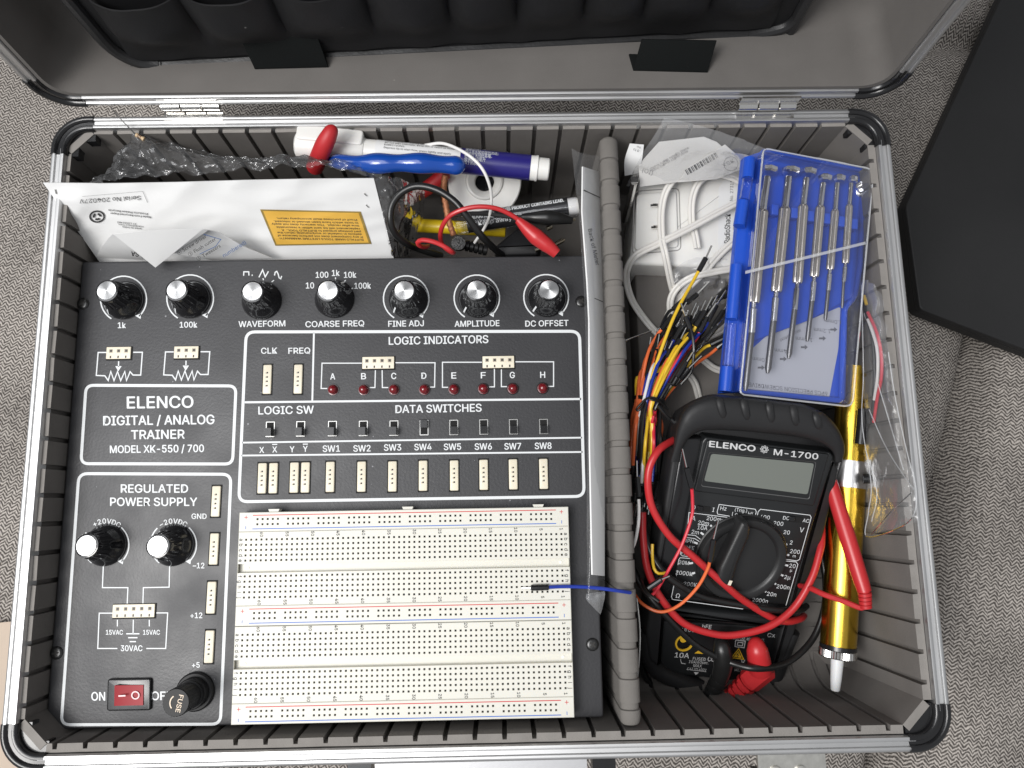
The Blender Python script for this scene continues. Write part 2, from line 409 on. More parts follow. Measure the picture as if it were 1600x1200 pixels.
paper = mat('white_paper', (0.74,0.74,0.735), 0.6, bump=0.06, bscale=300, vary=0.02)
paper2 = mat('dull_paper', (0.66,0.65,0.63), 0.7, vary=0.05)
gold_lab = mat('gold_label', (0.72,0.42,0.07), 0.38, vary=0.12, vscale=60); gold_rim = mat('gold_rim', (0.42,0.29,0.08), 0.35, 0.4)
bag_m = film('clear_bag', 0.06, 0.8, bump=0.6, bscale=130, rough=0.1)
bag3_m = film('soft_clear_bag', 0.055, 0.35, bump=0.35, bscale=90, rough=0.16)
bag4_m = film('wire_bag_film', 0.12, 0.16, bump=0.35, bscale=90, rough=0.2)
bag2_m = film('milky_bag', 0.13, 0.4, bump=0.4, bscale=140, rough=0.2)
clear_m = film('clear_styrene', 0.006, 0.4, (0.97,0.975,1.0), bump=0.03, bscale=40, rough=0.03)
bluep = mat('blue_tray_plastic', (0.012,0.075,0.50), 0.3, vary=0.05)
bluegrip = mat('blue_dipped_grip', (0.006,0.06,0.34), 0.16, coat=0.4)
redp = mat('red_pvc', (0.50,0.026,0.03), 0.33, bump=0.02); redgrip = mat('red_dipped_grip', (0.46,0.02,0.025), 0.5, bump=0.1, bscale=700)
navy = mat('navy_label', (0.02,0.016,0.16), 0.3); whitep = mat('white_plastic', (0.78,0.77,0.74), 0.35, sss=0.05)
cordw = mat('white_cord', (0.72,0.70,0.66), 0.4)
rubber = mat('black_rubber', (0.017,0.017,0.018), 0.5, bump=0.12, bscale=600, spec=0.45, rvary=0.1, vscale=60)
meterf = wear(mat('meter_face', (0.014,0.015,0.016), 0.36, bump=0.05, bscale=700), 230, 0.9, (0.35,0.35,0.35), 0.45)
lcd_m = mat('lcd_glass', (0.165,0.178,0.158), 0.12, coat=0.5)
blackc = mat('black_cable', (0.012,0.012,0.012), 0.33)
goldm = mat('gold_anodised', (0.72,0.47,0.06), 0.24, 1.0, rvary=0.05, vscale=80)
yel = mat('yellow_plastic', (0.62,0.44,0.015), 0.35); yring = mat('yellow_ring', (0.75,0.45,0.03), 0.4)
cloth_b = wear(mat('black_nylon', (0.008,0.008,0.009), 0.62, bump=0.25, bscale=900, spec=0.4), 200, 0.9, (0.35,0.34,0.33), 0.4)
velcro = mat('black_velcro', (0.006,0.007,0.007), 0.85, bump=0.5, bscale=1500, spec=0.15)
folio_m = wear(mat('black_leatherette', (0.013,0.013,0.0135), 0.55, bump=0.25, bscale=420, spec=0.35, vary=0.45, vscale=9, rvary=0.12), 120, 0.9, (0.3,0.3,0.3), 0.4)
copper = mat('copper_braid', (0.30,0.12,0.055), 0.5, 0.5, bump=0.8, bscale=900)
WIRE = {'orange': mat('orange_insulation', (0.78,0.16,0.05), 0.35), 'red': mat('red_insulation', (0.62,0.03,0.05), 0.35), 'yellow': mat('yellow_insulation', (0.78,0.50,0.03), 0.35),
        'blue': mat('blue_insulation', (0.012,0.035,0.30), 0.35), 'white': mat('white_insulation', (0.80,0.79,0.77), 0.35), 'black': blackc}
# ================================================================== the sofa under everything
mb = MB()
def sofa_z(x, y):
    # crease between two seat cushions on the right, and a fold at the upper right
    cx = 398 - 0.0 * y + 10 * math.sin(y * 0.012) + 0.28 * (y + 40)
    z = -34 * math.exp(-((x - cx) / 8.0) ** 2) - 10 * math.exp(-((x - cx) / 24.0) ** 2)
    fy = 330 + 0.1 * (x - 380)
    if x > 300: z -= 12 * math.exp(-((y - fy) / 9.0) ** 2)
    z += 2.5 * noise.noise(Vector((x * 0.008, y * 0.008, 3))) 
    z -= max(0, x - 345) * 0.05 * (1 if x < cx else 0.35)
    if x > 340: z += 5.0 * noise.noise(Vector((x * 0.020, y * 0.011, 8))) * min(1, (x - 340) / 20)
    return z - 2.5
xs = [-700 + 12 * i for i in range(0, 38)] + [-244 + 24 * i for i in range(0, 23)] + [308 + 3 * i for i in range(0, 80)] + [548 + 24 * i for i in range(0, 30)]
ys = [-520 + 20 * i for i in range(0, 40)] + [280 + 4 * i for i in range(0, 30)] + [400 + 20 * i for i in range(0, 32)]
G = [[Vector((x, y, sofa_z(x, y))) for x in xs] for y in ys]
add_sheet(mb, G)
tag(mb.build('sofa_seat', sofa_m, smooth=60, loc=(0,0,0)), 'grey herringbone sofa cushion spread under and around the open case', 'sofa', kind='structure')

# ================================================================== the aluminium case
case = thing('tool_case', 'open aluminium tool case with grey foam lining and black corner caps lying on the sofa', 'case', (116, 60, 0))
X0, X1, Y0, Y1, ZR = -106.6, 338.7, -102.9, 222.3, 101.0
RAILP = [(0.0, -7.0), (0.0, -0.9), (0.7, -0.1), (1.5, 0.15), (2.3, -0.1), (2.7, -1.1), (4.4, -1.35), (4.9, -0.2), (5.6, 0.0), (6.6, -0.2), (7.0, -1.2), (7.0, -7.0)]
CORP = [(-0.5, -9.0), (-0.5, -0.8), (0.3, 0.5), (1.5, 0.9), (2.6, 0.5), (3.2, -0.9), (4.6, -1.1), (5.2, 0.0), (6.6, 0.1), (7.6, -0.9), (7.7, -3.2), (12.5, -3.6), (12.5, -9.0)]
CORL = [(-0.5, -9.0), (-0.5, -0.8), (0.3, 0.5), (1.5, 0.9), (2.6, 0.5), (3.2, -0.9), (4.6, -1.1), (5.2, 0.0), (6.6, 0.1), (7.4, -0.9), (7.5, -9.0)]
def rail(mb, a, b, inward, mp, prof=RAILP):
    a = Vector(a); b = Vector(b); inw = Vector(inward)
    r0 = [mp(a.x + inw.x*u, a.y + inw.y*u, h) for u, h in prof]; r1 = [mp(b.x + inw.x*u, b.y + inw.y*u, h) for u, h in prof]
    mb.rings([r0, r1], 0)
def corner(mb, c, r, a0, mp, prof=None, n=10, tail=3.0):
    """quarter-round cap about the point c, outer radius r, starting angle a0"""
    rr = []; prof = prof or CORP
    for k in range(-1, n + 2):
        kk = min(max(k, 0), n); a = math.radians(a0 + 90 * kk / n); ca, sa = math.cos(a), math.sin(a)
        ox, oy = c[0] + r*ca, c[1] + r*sa
        if k == -1: ox, oy = ox + sa*tail, oy - ca*tail
        if k == n + 1: ox, oy = ox - sa*tail, oy + ca*tail
        rr.append([mp(ox - ca*min(u, r - 1.5), oy - sa*min(u, r - 1.5), h) for u, h in prof])
    mb.rings(rr, 0)
def frame(parent, x0, x1, y0, y1, mp, r=18.0, names=('frame_rail', 'corner_cap')):
    for a, b, inw in (((x0+r, y0), (x1-r, y0), (0, 1)), ((x1, y0+r), (x1, y1-r), (-1, 0)), ((x1-r, y1), (x0+r, y1), (0, -1)), ((x0, y1-r), (x0, y0+r), (1, 0))):
        m = MB(); rail(m, a, b, inw, mp); m.build(names[0], alu, parent, smooth=50)
    for c, a0 in (((x1-r, y1-r), 0), ((x0+r, y1-r), 90), ((x0+r, y0+r), 180), ((x1-r, y0+r), 270)):
        m = MB(); corner(m, c, r, a0, mp); m.build(names[1], blackp, parent, smooth=50)
frame(case, X0, X1, Y0, Y1, lambda x, y, h: Vector((x, y, ZR + h)))
# outer shell (tray)
m = MB(); q = [Vector((x, y, 94.5)) for x, y in fillet([(X0+1, Y0+1), (X1-1, Y0+1), (X1-1, Y1-1), (X0+1, Y1-1)], 16)]
n = len(q); q2 = [Vector((p.x + (3.2 if p.x < 100 else -3.2), p.y + (3.2 if p.y < 60 else -3.2), 94.5)) for p in q]
low = lambda L, z: [Vector((p.x, p.y, z)) for p in L]
m.rings([low(q2, 6), q2, q, low(q, 1.0)], 0, True, True, True)
m.build('tray_shell', mat('black_case_skin', (0.02,0.02,0.021), 0.45, bump=0.3, bscale=700), case, smooth=40)
# floor foam
m = MB(); m.box((115, 61, 8.5), (425, 300, 4.5)); m.build('floor_foam', foam, case)
# grooved foam walls
FX0, FX1, FY0, FY1, FZ = -97.4, 327.5, -91.4, 213.6, 98.0
def foam_wall(a, b, inw, first, lean=0.0, corner_in=9.0, curve=16.0, step=14.0, zb=10.6):
    a = Vector(a); b = Vector(b); L = (b - a).length; u = (b - a) / L; inw = Vector(inw)
    st = [(0.0, 0.0)]; s = first
    while s < L - 2:
        st += [(s - 1.25, 0.0), (s - 1.0, -2.6), (s + 1.0, -2.6), (s + 1.25, 0.0)]; s += step
    st.append((L, 0.0)); st = [t for t in st if 0 <= t[0] <= L]
    prof = [(-4.0, FZ, 1), (0.0, FZ, 1)]                    # last: 1 = moved by a groove
    for k in range(1, 7): prof.append((lean * k / 7, FZ + (zb + curve - FZ) * k / 7, 1))
    for k in range(0, 8):
        t = math.pi / 2 * k / 7; prof.append((lean + curve * (1 - math.cos(t)), zb + curve * (1 - math.sin(t)), 1))
    prof.append((lean + curve + 16, zb, 1))
    vs = []; NS = len(st)
    for d, z, g in prof:
        for s, o in st:
            oo = o
            dd = d + (oo if d > -3 else 0); z2 = z
            if d >= lean + curve * 0.5: dd = d; z2 = z + (oo * 0.8 if oo < 0 else 0)
            c = a + u * s; vs.append(Vector((c.x + inw.x * dd, c.y + inw.y * dd, z2 + 0.35 * noise.noise(Vector((s*0.09, z*0.05, a.x))) )))
    fs = []; mi = []
    for i in range(len(prof) - 1):
        for j in range(NS - 1): fs.append((i*NS+j, i*NS+j+1, (i+1)*NS+j+1, (i+1)*NS+j)); mi.append(1 if i == 0 else 0)
    m = MB(); bse = len(m.v); m.v = vs; m.f = fs; m.m = mi
    # backing
    m.add([Vector((a.x - inw.x*4, a.y - inw.y*4, FZ)), Vector((b.x - inw.x*4, b.y - inw.y*4, FZ)), Vector((b.x - inw.x*4, b.y - inw.y*4, 6)), Vector((a.x - inw.x*4, a.y - inw.y*4, 6))], [(0,1,2,3)], 0)
    m.build('foam_wall', [foam, foam_l], case, smooth=45)
ci = 11.0
foam_wall((FX0 + ci, FY1), (FX1 - ci, FY1), (0, -1), 11.0, curve=6, lean=2)
foam_wall((FX1 - ci, FY0), (FX0 + ci, FY0), (0, 1), 7.0, lean=1.0, curve=22)
foam_wall((FX0, FY0 + ci), (FX0, FY1 - ci), (1, 0), 6.0, curve=5, lean=0)
foam_wall((FX1, FY1 - ci), (FX1, FY0 + ci), (-1, 0), 9.0, lean=3.0, curve=18)
for cx, cy, dx, dy in ((FX0, FY0, 1, 1), (FX1, FY0, -1, 1), (FX1, FY1, -1, -1), (FX0, FY1, 1, -1)):
    a = (cx + dx*ci, cy); b = (cx, cy + dy*ci); s = 1/math.sqrt(2)
    if dx*dy > 0: a, b = b, a
    foam_wall(a, b, (dx*s, dy*s), 100.0, curve=8, lean=2)
# foam divider: a thick grooved plank with a rounded top
dp = [P(964, 222, 96), P(966, 700, 96), P(967, 1146, 96)]
m = MB(); yA, yB = FY1 - 3, FY0 + 1.5
xc = lambda y: 188.4 + 0.4 * math.sin(y * 0.01)
ss = []; y = yA
def dring(y, rr, top):
    rr *= 0.93; c = xc(y); out = []
    for k in range(13):
        t = math.pi * k / 12; out.append(Vector((c + rr * math.cos(t), y, top - rr * 0.85 + rr * 0.85 * math.sin(t))))
    out += [Vector((c - rr, y, 11)), Vector((c + rr, y, 11))]; return out
rr = []; first = True; y = yA
rr.append(dring(y, 3.5, 95)); rr.append(dring(y - 1.0, 5.0, 95.8)); k = 0
while y - 14 > yB:
    y0 = y - 2.0 if k == 0 else y
    rr += [dring(y0 - 0.1, 5.35, 96.4), dring(y0 - 10.3, 5.4, 96.6), dring(y0 - 10.6, 4.7, 95.4), dring(y - 13.4, 4.7, 95.2), dring(y - 13.8, 5.35, 96.4)]
    y -= 14.0; k += 1
rr += [dring(yB + 4, 5.4, 96.4), dring(yB + 1, 5.0, 95.8), dring(yB, 4, 95)]
m.rings(rr, 0); div = m.build('foam_divider', mat('grey_divider_foam', (0.175,0.164,0.152), 0.95, bump=0.5, bscale=1500, vary=0.12, vscale=120, spec=0.15), case, smooth=40)
# foam block on the right-hand floor
m = MB(); _c = P(992, 417, 38)
q = [Vector((x, y, 38)) for x, y in fillet([(_c.x, 40), (303, 40), (306, _c.y), (_c.x, _c.y)], 6)]
m.prism(q, (0, 0, -27), 1.5); m.build('floor_block', foam, case, smooth=40)
# cup washer and screw in the right wall
c = P(1384, 295, 88)
m = MB(); c.x = FX1 - 0.3; ax = (-0.55, -0.05, 0.83)
m.lathe([(4.6, -0.5), (4.6, 0.4), (3.9, 1.1), (2.6, 1.0), (2.3, 0.3), (2.3, 0.6), (1.7, 1.3), (0.0, 1.5)], c, ax, 24); m.build('wall_screw', chrome, case, smooth=40)
# ------------------------------------------------------------------ lid
lid = MB()
LY, LZ, TL = 224.6, 106.6, 0.085
def LM(x, a, b): return Vector((x, LY + TL * a + b, LZ + a - TL * b))      # a up the lid, b into its depth
LID_H = 322.0
lidm = MB(); D = 50.0
out = [(X0, 0), (X1, 0), (X1, LID_H), (X0, LID_H)]; ro = fillet(out, 18)
inn = [(x + (5 if x < 100 else -5), a + (5 if a < 150 else -5)) for x, a in ro]
lidm.rings([[LM(x, a, 5) for x, a in inn], [LM(x, a, 5) for x, a in ro], [LM(x, a, D + 3) for x, a in ro]], 0, True, False, True)
lido = lidm.build('lid', MATS['black_case_skin'], case, smooth=40)
for a, b, inw in (((X0+18, 0), (X1-18, 0), (0, 1)), ((X1, 18), (X1, LID_H-18), (-1, 0)), ((X1-18, LID_H), (X0+18, LID_H), (0, -1)), ((X0, LID_H-18), (X0, 18), (1, 0))):
    m = MB(); rail(m, a, b, inw, lambda x, y, h: LM(x, y, -h)); m.build('frame_rail', alu, lido, smooth=50)
for c, a0 in (((X1-18, LID_H-18), 0), ((X0+18, LID_H-18), 90), ((X0+18, 18), 180), ((X1-18, 18), 270)):
    m = MB(); corner(m, c, 18, a0, lambda x, y, h: LM(x, y, -h), CORL); m.build('corner_cap', blackp, lido, smooth=50)
# liner: rounded walls and back
m = MB(); i0 = fillet([(X0+7.3, 7.3), (X1-7.3, 7.3), (X1-7.3, LID_H-7.3), (X0+7.3, LID_H-7.3)], 14, 8)
def ins(L, d):
    cx, ca = (X0+X1)/2, LID_H/2; hw, hh = (X1-X0)/2 - 7.3, LID_H/2 - 7.3
    return [(cx + (x-cx)*(hw-d)/hw, ca + (a-ca)*(hh-d)/hh) for x, a in L]
i1 = ins(i0, 2.2); rings = [[LM(x, a, 1.2) for x, a in i0], [LM(x, a, 1.0) for x, a in i1]]
for k, (d, bb) in enumerate(((2.4, 6), (2.6, 14), (2.8, 24), (3.0, 32), (4.2, 38), (7.5, 43), (13, 46), (20, 47))): rings.append([LM(x, a, bb) for x, a in ins(i0, d)])
m.rings(rings, 0, True, False, True); m.build('lid_liner', liner, lido, smooth=50)
# hinges
def hinge(px):
    h = MB(); c = P(px, 166, 104.5); L = 31.0
    for k, (s, e) in enumerate(((-L/2, -5.2), (-4.8, 6.0), (6.4, L/2))):
        h.lathe([(1.2, 0), (2.2, 0.3), (2.2, e - s - 0.3), (1.2, e - s)], (c.x + s, c.y, c.z), (1, 0, 0), 16)
    h.box((c.x, c.y - 3.4, 100.4), (L, 5.4, 0.9)); h.box((c.x, c.y + 0.6, 108.5), (L, 0.9, 8.0))
    h.build('hinge', chrome, case, smooth=40)
hinge(298); hinge(1198)
# latches and handle plate on the front wall
def latch(px0, px1, py, z):
    a = P(px0, py, z); b = P(px1, py, z); h = MB(); y1 = Y0 - 0.4; y0 = y1 - 13
    h.box(((a.x+b.x)/2, (y0+y1)/2 , z - 1), (b.x - a.x, y1 - y0, 2.0)); h.box(((a.x+b.x)/2, y0 + 1, z - 8), (b.x - a.x, 2.0, 12))
    for t in (0.25, 0.62): h.lathe([(2.4, 0), (2.4, 1.2), (0, 1.4)], (a.x + (b.x-a.x)*t, y0 + 4.0, z), (0,0,1), 16)
    h.build('latch', mat('worn_nickel', (0.62,0.61,0.57), 0.4, 1.0, vary=0.25, vscale=200, bump=0.2) if 'worn_nickel' not in MATS else MATS['worn_nickel'], case)
latch(1184, 1290, 1186, 93)
m = MB(); a = P(586, 1192, 92); b = P(917, 1192, 92)
m.box(((a.x+b.x)/2, Y0 - 8.5, 90), (b.x - a.x, 15, 4)); m.build('handle_plate', mat('satin_nickel', (0.50,0.50,0.51), 0.45, 1.0, bump=0.05), case)
for px in (563, 943):
    m = MB(); c = P(px, 1196, 90); m.box((c.x, Y0 - 8, 88), (11, 14, 9)); m.build('handle_bracket', blackp, case)

# ================================================================== tool pallet standing in the lid
_pa, _pb = P(260, 99, 113), P(1190, 50, 113)
PALY = lambda x: _pa.y + (x - _pa.x) * (_pb.y - _pa.y) / (_pb.x - _pa.x)
pal = thing('tool_pallet', 'black padded tool pallet with stitched elastic pockets standing inside the case lid', 'tool pallet', (90, 250, 113))
def PM(x, z, d=0.0): return Vector((x, PALY(x) + 0.05 * (z - 113) + d, z))
pa = PY(215, 97, 243); pb = PY(1200, 42, 254)
ol = fillet([(-64, 112.4), (268, 112.4), (284, 118), (284, 330), (-72, 330)], [24, 18, 20, 20, 20], 10)
top = [PM(x, z, 0) for x, z in ol]
m = MB(); m.rings([top, [PM(x, z, 7) for x, z in ol]], 0); m.build('backing_board', cloth_b, pal, smooth=40)
m = MB(); L = top + [top[0], top[1]]; m.tube(spline([p + Vector((0, -0.6, 0)) for p in top + [top[0]]], 4), 3.2, 10); m.build('edge_binding', mat('vinyl_binding', (0.02,0.02,0.021), 0.38, bump=0.3, bscale=500), pal)
# a row of gathered pockets
Gp = []; nx = 200; nz = 26; px0, px1 = -58, 272
ed = [0, 0.13, 0.255, 0.385, 0.50, 0.60, 0.70, 0.79, 0.89, 1.0]
for j in range(nz + 1):
    t = j / nz; row = []; z = 118 + 46 * t
    for i in range(nx + 1):
        u = i / nx; x = px0 + (px1 - px0) * u
        k = next(q for q in range(len(ed)-1) if u <= ed[q+1] + 1e-9); v = (u - ed[k]) / (ed[k+1] - ed[k])
        bul = abs(math.sin(math.pi * v)) ** 0.55; g = min(1, max(0, (t - 0.12) / 0.5)); g = g*g*(3-2*g)
        dep = 1.5 + 8.5 * bul * g + 1.2 * noise.noise(Vector((x*0.06, z*0.06, 1)))
        row.append(PM(x + 5*(0.5 - v) * g * 0.6, z, -dep))
    Gp.append(row)
m = MB(); add_sheet(m, Gp, 0.8); m.build('pocket_row', cloth_b, pal, smooth=60)
def strap(q, zb, zt, nm='fastening_strap'):
    (x0,y0),(x1,y1),(x2,y2),(x3,y3) = q
    a, b, c, d = P(x0,y0,zt), P(x1,y1,zt), P(x2,y2,zb), P(x3,y3,zb)
    m = MB(); n = (b-a).cross(d-a).normalized(); m.prism([a,b,c,d], n*1.2 if n.y > 0 else n*-1.2, 0.3)
    # the folded-under half lying on the lid floor
    e = [d, c, c + Vector((-2, 9, 0.2)), d + Vector((-2, 9, 0.2))]; m.prism(e, (0, 0, -1.2), 0.2)
    return m
strap([(374,58),(495,55),(512,103),(397,106)], 117, 131).build('fastening_strap', velcro, pal)
m = strap([(1003,62),(1120,64),(1106,112),(990,109)], 116.5, 128)
o = m.build('fastening_strap', velcro, pal)

# ================================================================== black folder lying on the sofa
fp = [(1577,-30),(1415,322),(1437,483),(1660,568),(1760,-30)]
q = [P(x, y, 11) for x, y in fp]
fl = fillet([(p.x, p.y) for p in q], 3)
m = MB(); m.prism([Vector((x, y, 11)) for x, y in fl], (0,0,-5), 1.2); 
fo = thing('folder', 'large black folder with dusty scuffed cover lying on the sofa right of the case', 'folder', (q[1].x + 60, q[1].y, 0))
m.build('cover', folio_m, fo)
m = MB(); fl2 = [(p.x, p.y) for p in inset([Vector((x, y, 0)) for x, y in fl], Vector((0,0,1)) if True else None, 2.0)]
m.prism([Vector((x, y, 5.5)) for x, y in fl], (0,0,-7), 0.0); m.build('back_cover', folio_m, fo)
# printed cloth at the lower left
mb2 = MB(); Gc = sheet([[Vector((-185,-50,3)), Vector((-150,-48,5)), Vector((-108,-46,3))], [Vector((-185,-140,4)), Vector((-150,-140,6)), Vector((-100,-140,3))]], 20, 20, 1.5, 0.03)
add_sheet(mb2, Gc, 1.0); clo = thing('printed_cloth', 'beige cloth with dark curved print tucked beside the lower left corner of the case', 'cloth', (-150, -95, 0))
mb2.build('cloth_sheet', mat('beige_cloth', (0.50,0.41,0.33), 0.9, bump=0.3, bscale=900, vary=0.08), clo, smooth=60)
ik = Ink(lambda x, y, h: Vector((x, y, 7.2 + h)))
for cx, cy, r in ((-122,-62,5),(-121,-78,6),(-124,-95,5),(-118,-110,6)): ik.arc(cx, cy, r, 30, 260, 0.9)
ik.build('print', dark_ink, clo)
# ================================================================== the electronics trainer
ZP = 81.5; PP = flat(ZP)
tr = thing('electronics_trainer', 'black electronics trainer panel with knobs, switches and an ivory breadboard in the left compartment', 'trainer', (38, 30, 11))
m = MB(); c = [(-97.0,-89.6),(176.6,-89.6),(176.6,148.6),(-97.0,148.6)]
q = [Vector((x, y, ZP)) for x, y in fillet(c, 1.5, 3)]
m.prism(q, (0,0,-70), 1.0, steps=4); m.build('panel', panel_m, tr, smooth=40)
ik = Ink(PP, 0.12)
def z3(p): return zz(p, 60, 390, 460/1577)
def z4(p): return zz(p, 60, 720, 340/887)
def z5(p): return zz(p, 360, 400, 580/1600)
def box_frame(q, r, w): ik.line(fillet(q, r, 6), w, True)
box_frame([(134.4,602),(368.8,603),(363.4,725),(126.4,724.5)], 12, 4.6)
box_frame([(123.2,740),(361,741),(344.4,1131.5),(95.6,1132.5)], 14, 4.6)
box_frame([(384.6,518.6),(905.5,517.6),(912.8,775.5),(373,784)], 14, 4.6)
ik.line([(382.4,628.6),(908,623.4)], 3.2); ik.line([(378.4,691.6),(909.4,683.8)], 2.6); ik.line([(377.4,711.8),(910.2,706.2)], 2.6); ik.line([(490.5,520),(488,626)], 2.8)
D = (1, -0.012)
def T3(b, x, y, h, w, **k): (x, y), = z3([(x, y)]); s = 460/1577; ik.text(b, x, y, h*s, w*s, D, **k)
def T4(b, x, y, h, w, **k): (x, y), = z4([(x, y)]); s = 340/887; ik.text(b, x, y, h*s, w*s, (1, 0.0), **k)
def T5(b, x, y, h, w, **k): (x, y), = z5([(x, y)]); s = 580/1600; ik.text(b, x, y, h*s, w*s, (1, -0.018), **k)
for a in (('WAVEFORM',136,292,25,202),('COARSE FREQ',450,292,25,254),('FINE ADJ',757,291,25,154),('AMPLITUDE',1063,291,25,194),('DC OFFSET',1364,290,25,187),
          ('LOGIC INDICATORS',897,362,33,430),('CLK',167,408,25,70),('FREQ',297,408,25,95),('LOGIC SW',240,664,33,240),('DATA SWITCHES',897,657,33,372),
          ('X',135,836,25,21),('X',191,834,25,21),('Y',266,833,25,21),('Y',323,831,25,21),('SW1',435,830,27,75),('SW2',567,829,27,75),('SW3',699,825,27,75),('SW4',830,823,27,75),
          ('SW5',957,822,27,75),('SW6',1090,821,27,75),('SW7',1217,820,27,73),('SW8',1348,818,27,73),('10',343,127,25,36),('100',395,81,25,55),('1k',454,73,25,34),('10k',516,81,25,54),('100k',570,128,25,72)):
    T5(*a, bold=0.016)
for x, y in ((191,812),(323,811)): ik.line(z5([(x-11,y),(x+11,y-0.3)]), 1.6)
for i, x in enumerate((441,574,704,834,963,1090,1215,1346)): T5('ABCDEFGH'[i], x, 519 - i*1.0, 26, 22, bold=0.016)
for a in (('1k',447,405,30,44),('100k',804,402,30,95),('ELENCO',652,817,62,358),('DIGITAL / ANALOG',645,913,49,597),('TRAINER',640,990,47,288),('MODEL XK-550 / 700',635,1067,39,505)): T3(*a, bold=0.018)
for a in (('REGULATED',473,113,33,275),('POWER SUPPLY',470,167,33,356),('GND',655,226,21,62),('–12',653,427,22,48),('+12',644,630,22,49),('+5',642,832,22,32),('15VAC',310,699,19,70),('15VAC',461,699,19,69),
          ('30VAC',380,764,23,89),('ON',244,960,34,57),('OFF',503,958,34,85)): T4(*a, bold=0.016)
# wave shapes, scale ticks
ik.line(z5([(57,85),(58,68),(79,68),(80,84)]), 1.8); ik.line(z5([(94,80),(94,86)]), 1.6)
ik.line(z5([(123,92),(139,60),(150,90),(164,66)]), 1.8); ik.line(z5([(190,84),(193,70),(200,66),(206,78),(210,94),(217,98),(221,86)]), 1.8)
for a in ([(140,96),(143,104)], [(178,112),(188,104)], [(453,92),(453,100)], [(491,110),(497,104)], [(519,142),(529,138)]): ik.line(z5(a), 1.6)
# pot symbols
for dx, dy in ((0,0),(361,-3)):
    f = lambda L: z3([(a+dx, b+dy) for a, b in L])
    ik.line(f([(364,551),(320,551),(310,674),(356,676),(374,701),(388,653),(405,702),(424,653),(441,702),(463,653),(472,702),(491,654),(507,672),(548,672),(557,550),(508,550)]), 1.9)
    ik.line(f([(430,598),(429,628)]), 1.9); ik.poly(f([(412,624),(446,624),(428,652)]))
# logic lines
for L in ([(420,571),(391,571),(395,462),(570,462)], [(600,567),(623,567),(625,490)], [(682,567),(655,567),(654,490)], [(858,565),(880,565),(882,460),(706,460)],
          [(940,566),(914,566),(914,458),(1088,458)], [(1115,564),(1138,564),(1138,486)], [(1192,563),(1168,563),(1168,486)], [(1370,562),(1393,562),(1393,456),(1222,456)]): ik.line(z5(L), 1.7)
# power lines
for L in ([(265,420),(261,517),(365,517),(362,582)], [(535,425),(533,515),(428,517),(426,582)], [(306,621),(248,621),(242,765),(322,765)], [(478,620),(527,620),(519,765),(440,765)],
          [(322,648),(322,675)], [(387,648),(386,704)], [(452,648),(452,675)]): ik.line(z4(L), 1.7)
for x0, x1, y in ((358,412,705),(366,404,721),(372,398,737)): ik.line(z4([(x0,y),(x1,y)]), 1.9)
# arcs round the knobs
def knob_arc(cx, cy, r, a0, a1, w=2.0):
    ik.arc(cx, cy, r, a0, a1, w)
    a = math.radians(a1); ex, ey = cx + r*math.cos(a), cy - r*math.sin(a)
    ik.poly([(ex-6, ey-1), (ex+3.5, ey-4.5), (ex+2.5, ey+4)])
kn = [(193,467.5,36),(297.1,466,36.5),(408.4,468,0),(522,465.5,0),(634.6,466.5,35.5),(745,465.2,35.5),(853.4,464,35)]
for i, (cx, cy, r) in enumerate(kn):
    if r: knob_arc(cx, cy, r, 238, -48)
for cx, cy in ((165.4,851),(271,851)):
    ik.arc(cx, cy, 36, 232, 148 if cx < 200 else 134, 2.0); knob_arc(cx, cy, 36, 48, -48)
def curved(b, cx, cy, r, a0, a1, h):
    n = len(b)
    for i, ch in enumerate(b):
        a = math.radians(a0 + (a1-a0)*i/(n-1)); ik.text(ch, cx + r*math.cos(a), cy - r*math.sin(a), h, None, (math.sin(a), math.cos(a)), bold=0.014)
curved('+20VDC', 165.4, 851, 37, 118, 58, 7.6); curved('–20VDC', 271, 851, 37, 121, 61, 7.6)
ik.build('printed_legend', ink_w, tr)
# knobs
def knob_mesh():
    k = MB(); n = 60
    fl = lambda i, a: 1 - (0.045 if (2 <= i <= 5 and math.cos(a*12) > 0.3) else 0)
    k.lathe([(10.5,0),(10.6,0.8),(10.1,2.0),(9.3,3.6),(8.4,5.2),(7.6,7.0),(7.0,8.6),(6.4,12.5),(5.95,16.2),(5.7,16.8),(5.1,16.9),(5.1,16.6)], n=72, fn=None)
    return k.build('knob', knob_m, link=False, local=True, smooth=30)
def cap_mesh():
    k = MB(); k.lathe([(5.05,16.5),(5.05,16.95),(4.8,17.15),(0.0,17.25)], n=48); return k.build('knob_cap', cap_m, link=False, local=True, smooth=30)
def ptr_mesh():
    k = MB(); v = []
    for s in (-0.45, 0.45): v += [(s, -10.72, 0.7), (s, -10.2, 2.1), (s, -9.4, 3.65), (s, -8.5, 5.25)]
    k.add(v, [(i, i+1, 5+i, 4+i) for i in range(3)]); return k.build('pointer', ink_w, link=False, local=True, smooth=0)
kmesh, cmesh, pmesh = knob_mesh(), cap_mesh(), ptr_mesh()
ribm = MB()
for i in range(18):
    a = 2*math.pi*i/18; ca, sa = math.cos(a), math.sin(a)
    ribm.tube([Vector((ca*7.2, sa*7.2, 7.4)), Vector((ca*6.5, sa*6.5, 11.5)), Vector((ca*5.9, sa*5.9, 16.0))], [0.62, 0.5, 0.3], 6)
rmesh = ribm.build('grip_rib', knob_m, link=False, local=True)
def knob(px, py, tilt, ang, lab=None):
    p = PP(px, py, 0.05); k = inst(kmesh, 'knob', tr, p, (tilt[0], tilt[1], math.radians(ang)))
    for me, nm in ((cmesh, 'knob_cap'), (rmesh, 'grip_ribs'), (pmesh, 'pointer')):
        c = bpy.data.objects.new(nm, me); COL.objects.link(c); c.parent = k
    if lab: k['label'] = lab
